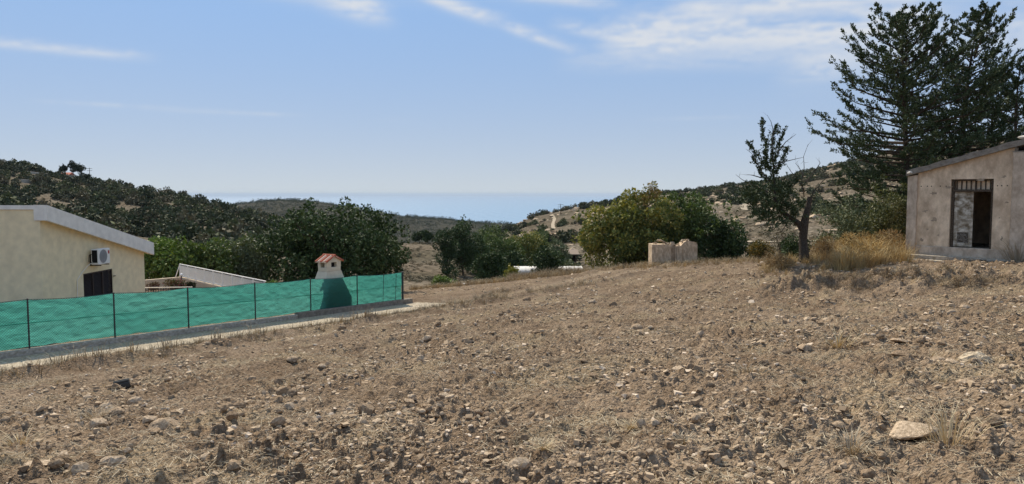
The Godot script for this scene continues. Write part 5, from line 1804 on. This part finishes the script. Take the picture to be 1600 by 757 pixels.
func valley_things() -> void:
	# white sheeted tunnels just over the edge of the field
	for t in [[803.0, 912.0, 418.0, 66.0, "long low white sheeted tunnel behind the field's far edge"]]:
		var a := P(t[0], t[2], t[3])
		var c := P(t[1], t[2] - 2.0, t[3])
		var o := thing("sheeted_tunnel", Vector3((a.x + c.x) * 0.5, a.y - 2.2, a.z), t[4], "greenhouse")
		var m := MB.new()
		var prof := []
		var w := 1.5
		var hh := 2.1
		for k in 13:
			var an := PI * k / 12.0
			prof.append(Vector2(-signf(cos(an)) * pow(absf(cos(an)), 0.6) * w, 1.3 + pow(sin(an), 0.6) * (hh - 1.3)))
		prof.push_front(Vector2(-w, -0.4))
		prof.append(Vector2(w, -0.4))
		m.prism(prof, Vector3(-(c.x - a.x) * 0.5, 0, -1.5), Vector3(0, 0, 1), Vector3.UP, Vector3(c.x - a.x, 0, 0))
		obj("sheeting", m.mesh(), mat.sheeting, o)
		for k in 7:
			m = MB.new()
			var pts := []
			var rad := []
			for p in prof:
				pts.append(Vector3(-(c.x - a.x) * 0.5 + (c.x - a.x) * (k + 0.02) / 6.05, p.y + 0.01, p.x * 1.01 - 1.5))
				rad.append(0.025)
			m.tube(pts, rad, 5)
			obj("hoop", m.mesh(), mat.sheeting, o)
	# brown roofed shed further down
	var at := G(889, 110)
	at.y = P(889, 403, 110).y - 0.9
	var sh := thing("valley_shed", at, "small shed with a brown flat roof down in the valley", "shed")
	var m := MB.new()
	m.box(Vector3(0, 0.4, -1.5), Vector3(2.2, 2.4, 0.2))
	m.box(Vector3(-1.0, 0.4, -0.3), Vector3(0.2, 2.4, 2.2))
	m.box(Vector3(1.0, 0.4, -0.3), Vector3(0.2, 2.4, 2.2))
	obj("walls", m.mesh(), mat.old_wood, sh)
	m = MB.new()
	m.box(Vector3(0.1, 1.72, -0.2), Vector3(2.8, 0.14, 3.2), Basis(Vector3.RIGHT, 0.16), 0.02)
	obj("roof", m.mesh(), mat.brown_roof, sh)
	# house, trees and pole on the hill to the left
	var hp := G(105, 332)
	hp.y = P(105, 279, 332).y
	var hs := thing("hilltop_house", hp, "far small house with a red roof on the left hilltop", "house")
	m = MB.new()
	m.box(Vector3(0, 0.3, 0), Vector3(5.0, 2.6, 4.0))
	obj("wall", m.mesh(), mat.house_white, hs)
	m = MB.new()
	m.prism([Vector2(-2.4, 1.61), Vector2(2.4, 1.61), Vector2(0, 2.7)], Vector3(-2.9, 0, 0), Vector3(0, 0, 1), Vector3.UP, Vector3(5.8, 0, 0))
	obj("roof", m.mesh(), mat.tile, hs)
	for k in 2:
		m = MB.new()
		m.box(Vector3(-1.2 + 2.4 * k, 0.55, 2.01), Vector3(0.9, 0.9, 0.04))
		obj("window", m.mesh(), mat.black, hs)
	var dk := [Color(0.022, 0.034, 0.016), Color(0.04, 0.055, 0.025), Color(0.06, 0.075, 0.035)]
	for k in 4:
		rng.seed = 60 + k
		var u: float = [117, 127, 101, 137][k]
		broadleaf("hilltop_tree", ["tall dark round tree right of the far red roofed house", "loose tall tree, second right of the far red roofed house", "slim tree in front of the far red roof", "low broad tree beside the far utility pole"][k], "tree", G(u, 325), Vector3([1.7, 1.9, 1.0, 2.3][k], [2.2, 2.4, 1.4, 1.2][k], 1.6), [5.2, 4.6, 3.6, 2.2][k], 10, 0.6, 1.0, 1500, Vector2(0.5, 0.3), dk, mat.scrub, mat.bark, "trees on the left hilltop")
	for pl in [[142.0, 326.0, 6.6, "far utility pole on the left hilltop"], [876.0, 300.0, 4.5, "far utility pole on the right hill's shoulder"]]:
		var g := G(pl[0], pl[1])
		var t := thing("utility_pole", g, pl[3], "pole")
		m = MB.new()
		m.tube([Vector3(0, -0.5, 0), Vector3(0, pl[2], 0)], [0.16, 0.10], 8)
		obj("pole", m.mesh(), mat.old_wood, t)
		for k in 2:
			m = MB.new()
			m.box(Vector3(0, pl[2] - 0.4 - 0.9 * k, 0), Vector3(2.4, 0.14, 0.14))
			obj("crossarm", m.mesh(), mat.old_wood, t)
	# terraces on the left hill
	for k in 2:
		var a := G(35 + 8 * k, 250 + 30 * k)
		var c := G(72 + 4 * k, 262 + 32 * k)
		var t := thing("terrace_bank", a, ["pale retaining wall of a terrace on the left hillside", "upper retaining wall of a terrace on the left hillside"][k], "wall")
		m = MB.new()
		var d := c - a
		m.box(d * 0.5 + Vector3(0, 0.3, 0), Vector3(d.length(), 1.6, 0.5), Basis(d.normalized(), Vector3.UP, d.normalized().cross(Vector3.UP)), 0.05)
		obj("masonry", m.mesh(), mat.kerb, t)
	# scraps of white rubbish under the valley trees
	rng.seed = 3
	for k in 3:
		var q := MB.new()
		q.box(Vector3.ZERO, Vector3([0.9, 0.5, 0.7][k], 0.10, 0.5), Basis(Vector3.FORWARD, 0.1), 0.02)
		var o := obj("white_board", q.mesh(), mat.sheeting)
		var g := G([783.0, 774.0, 728.0][k], 57.0)
		o.position = g + Vector3(0, 0.12, 0)
		tag(o, ["widest pale board lying under the valley trees", "small pale board left of the widest board under the trees", "pale board lying under the tall dark valley tree"][k], "board")

# a dirt road draped over the hills: columns and distances
func track(points: Array, width: float, label: String) -> void:
	var m := MB.new()
	var left := []
	var right := []
	var c := Curve3D.new()
	for p in points:
		var g := G(p[0], p[1])
		c.add_point(Vector3(g.x, 0, g.z))
	for k in points.size():
		var a: Vector3 = c.get_point_position(maxi(k - 1, 0))
		var b: Vector3 = c.get_point_position(mini(k + 1, points.size() - 1))
		c.set_point_in(k, (a - b) * 0.17)
		c.set_point_out(k, (b - a) * 0.17)
	var l := c.get_baked_length()
	var n := int(l / 2.0) + 2
	for k in n + 1:
		var p := c.sample_baked(l * k / n, true)
		var q := c.sample_baked(minf(l * k / n + 0.5, l), true)
		var p0 := c.sample_baked(maxf(l * k / n - 0.5, 0.0), true)
		var d := (q - p0).normalized()
		var s := Vector3(d.z, 0, -d.x) * width * 0.5
		for w in [-1.0, -0.33, 0.33, 1.0]:
			var e: Vector3 = p + s * w * (1.0 + 0.25 * n_mid.get_noise_2d(p.x * 0.3, p.z * 0.3 + w))
			m.v.append(Vector3(e.x, H(e.x, e.z) + 0.14, e.z))
	for k in n:
		for w in 3:
			var a := k * 4 + w
			m.i.append(a); m.i.append(a + 1); m.i.append(a + 5)
			m.i.append(a); m.i.append(a + 5); m.i.append(a + 4)
	kind(obj("dirt_track", m.mesh(), mat.track), "structure", label)

func sea() -> void:
	var m := MB.new()
	var y := -150.0
	m.quad(Vector3(-60000, y, -1800), Vector3(60000, y, -1800), Vector3(60000, y, -62000), Vector3(-60000, y, -62000))
	kind(obj("sea", m.mesh(), mat.sea), "structure", "calm hazy blue sea up to the horizon")

# ------------------------------------------------------------------ scene
func _ready() -> void:
	pitch = atan((378.5 - 304.0) / LENS)
	var cam := Camera3D.new()
	cam.name = "camera"
	cam.fov = rad_to_deg(2.0 * atan(378.5 / LENS))
	cam.position = Vector3(0, EYE, 0)
	cam.rotation.x = -pitch
	cam.near = 0.1
	cam.far = 120000.0
	add_child(cam)
	cam.current = true
	var env := Environment.new()
	env.background_mode = Environment.BG_SKY
	env.sky = make_sky()
	env.background_energy_multiplier = 0.8
	env.tonemap_mode = Environment.TONE_MAPPER_LINEAR
	env.tonemap_exposure = 1.25
	env.sdfgi_enabled = true
	env.ssao_enabled = true
	env.ssil_enabled = true
	env.fog_enabled = true
	env.fog_density = 0.00004
	env.fog_light_color = Color(0.86, 0.93, 1.0)
	var we := WorldEnvironment.new()
	we.name = "environment"
	we.environment = env
	add_child(we)
	var sun := DirectionalLight3D.new()
	sun.name = "sun"
	sun.light_energy = 1.6
	sun.light_angular_distance = 0.55
	sun.light_color = Color(1.0, 0.955, 0.88)
	sun.shadow_enabled = true
	add_child(sun)
	var a := deg_to_rad(SUN_AZ)
	var el := deg_to_rad(SUN_EL)
	var to_sun := Vector3(sin(a) * cos(el), sin(el), -cos(a) * cos(el))
	sun.look_at_from_position(Vector3.ZERO, -to_sun, Vector3.UP)

	n_big.seed = 2; n_big.frequency = 0.018; n_big.fractal_octaves = 4
	n_mid.seed = 3; n_mid.frequency = 0.55; n_mid.fractal_octaves = 3
	n_fine.seed = 4; n_fine.frequency = 3.2; n_fine.fractal_octaves = 4; n_fine.fractal_gain = 0.6
	n_clod.seed = 6; n_clod.frequency = 4.5; n_clod.fractal_octaves = 2
	var fv := Vector2(FENCE_B.x - FENCE_A.x, FENCE_B.z - FENCE_A.z)
	fence_len = fv.length()
	fence_dir = fv / fence_len
	fence_nor = Vector2(-fence_dir.y, fence_dir.x)
	materials()
	mat.soil_plain = plain(Color(0.22, 0.165, 0.11), 1.0, 0.1)
	mat.step = triplanar(plain(Color(0.58, 0.51, 0.41), 0.95, 0.2), mat.kerb.albedo_texture, 0.7)
	mat.tile_pale = plain(Color(0.62, 0.47, 0.36), 0.85)
	mat.old_paint_dark = triplanar(plain(Color(0.24, 0.22, 0.19), 0.9, 0.2), mat.old_paint.albedo_texture, 1.7)
	mat.tuft = []
	for c in [Color(0.56, 0.46, 0.29), Color(0.40, 0.335, 0.235)]:
		var t := leafy(Color(0.5, 0.42, 0.25), 0.8)
		t.albedo_color = lin(c)
		mat.tuft.append(t)
	var r := RandomNumberGenerator.new()
	r.seed = 15
	for k in 26:
		var u := 1195.0 + k * 17.0 + r.randf_range(-8, 8)
		var d := lerpf(22.5, 19.5, k / 25.0) + r.randf_range(-1.2, 1.2)
		BERM.append([(u - 800.0) / LENS * d, -d, r.randf_range(0.35, 0.95), r.randf_range(0.08, 0.32)])
	ground()
	sea()
	track([[1118, 268], [1142, 262], [1160, 248], [1168, 232], [1166, 214], [1180, 204], [1205, 190]], 3.4, "white dirt road climbing the right hillside")
	track([[1150, 104], [1185, 100], [1230, 96], [1290, 92]], 2.2, "pale dirt road below the right hillside")
	track([[858, 318], [866, 292], [864, 262], [872, 236], [900, 228], [940, 226]], 1.3, "pale dirt road on the right hill's lower shoulder")
	fence_and_path()
	house()
	terrace()
	barbecue()
	hut()
	stones()
	ruin()
	valley_things()
	trees()
	shrubs()
	rubble()
	dry_growth()
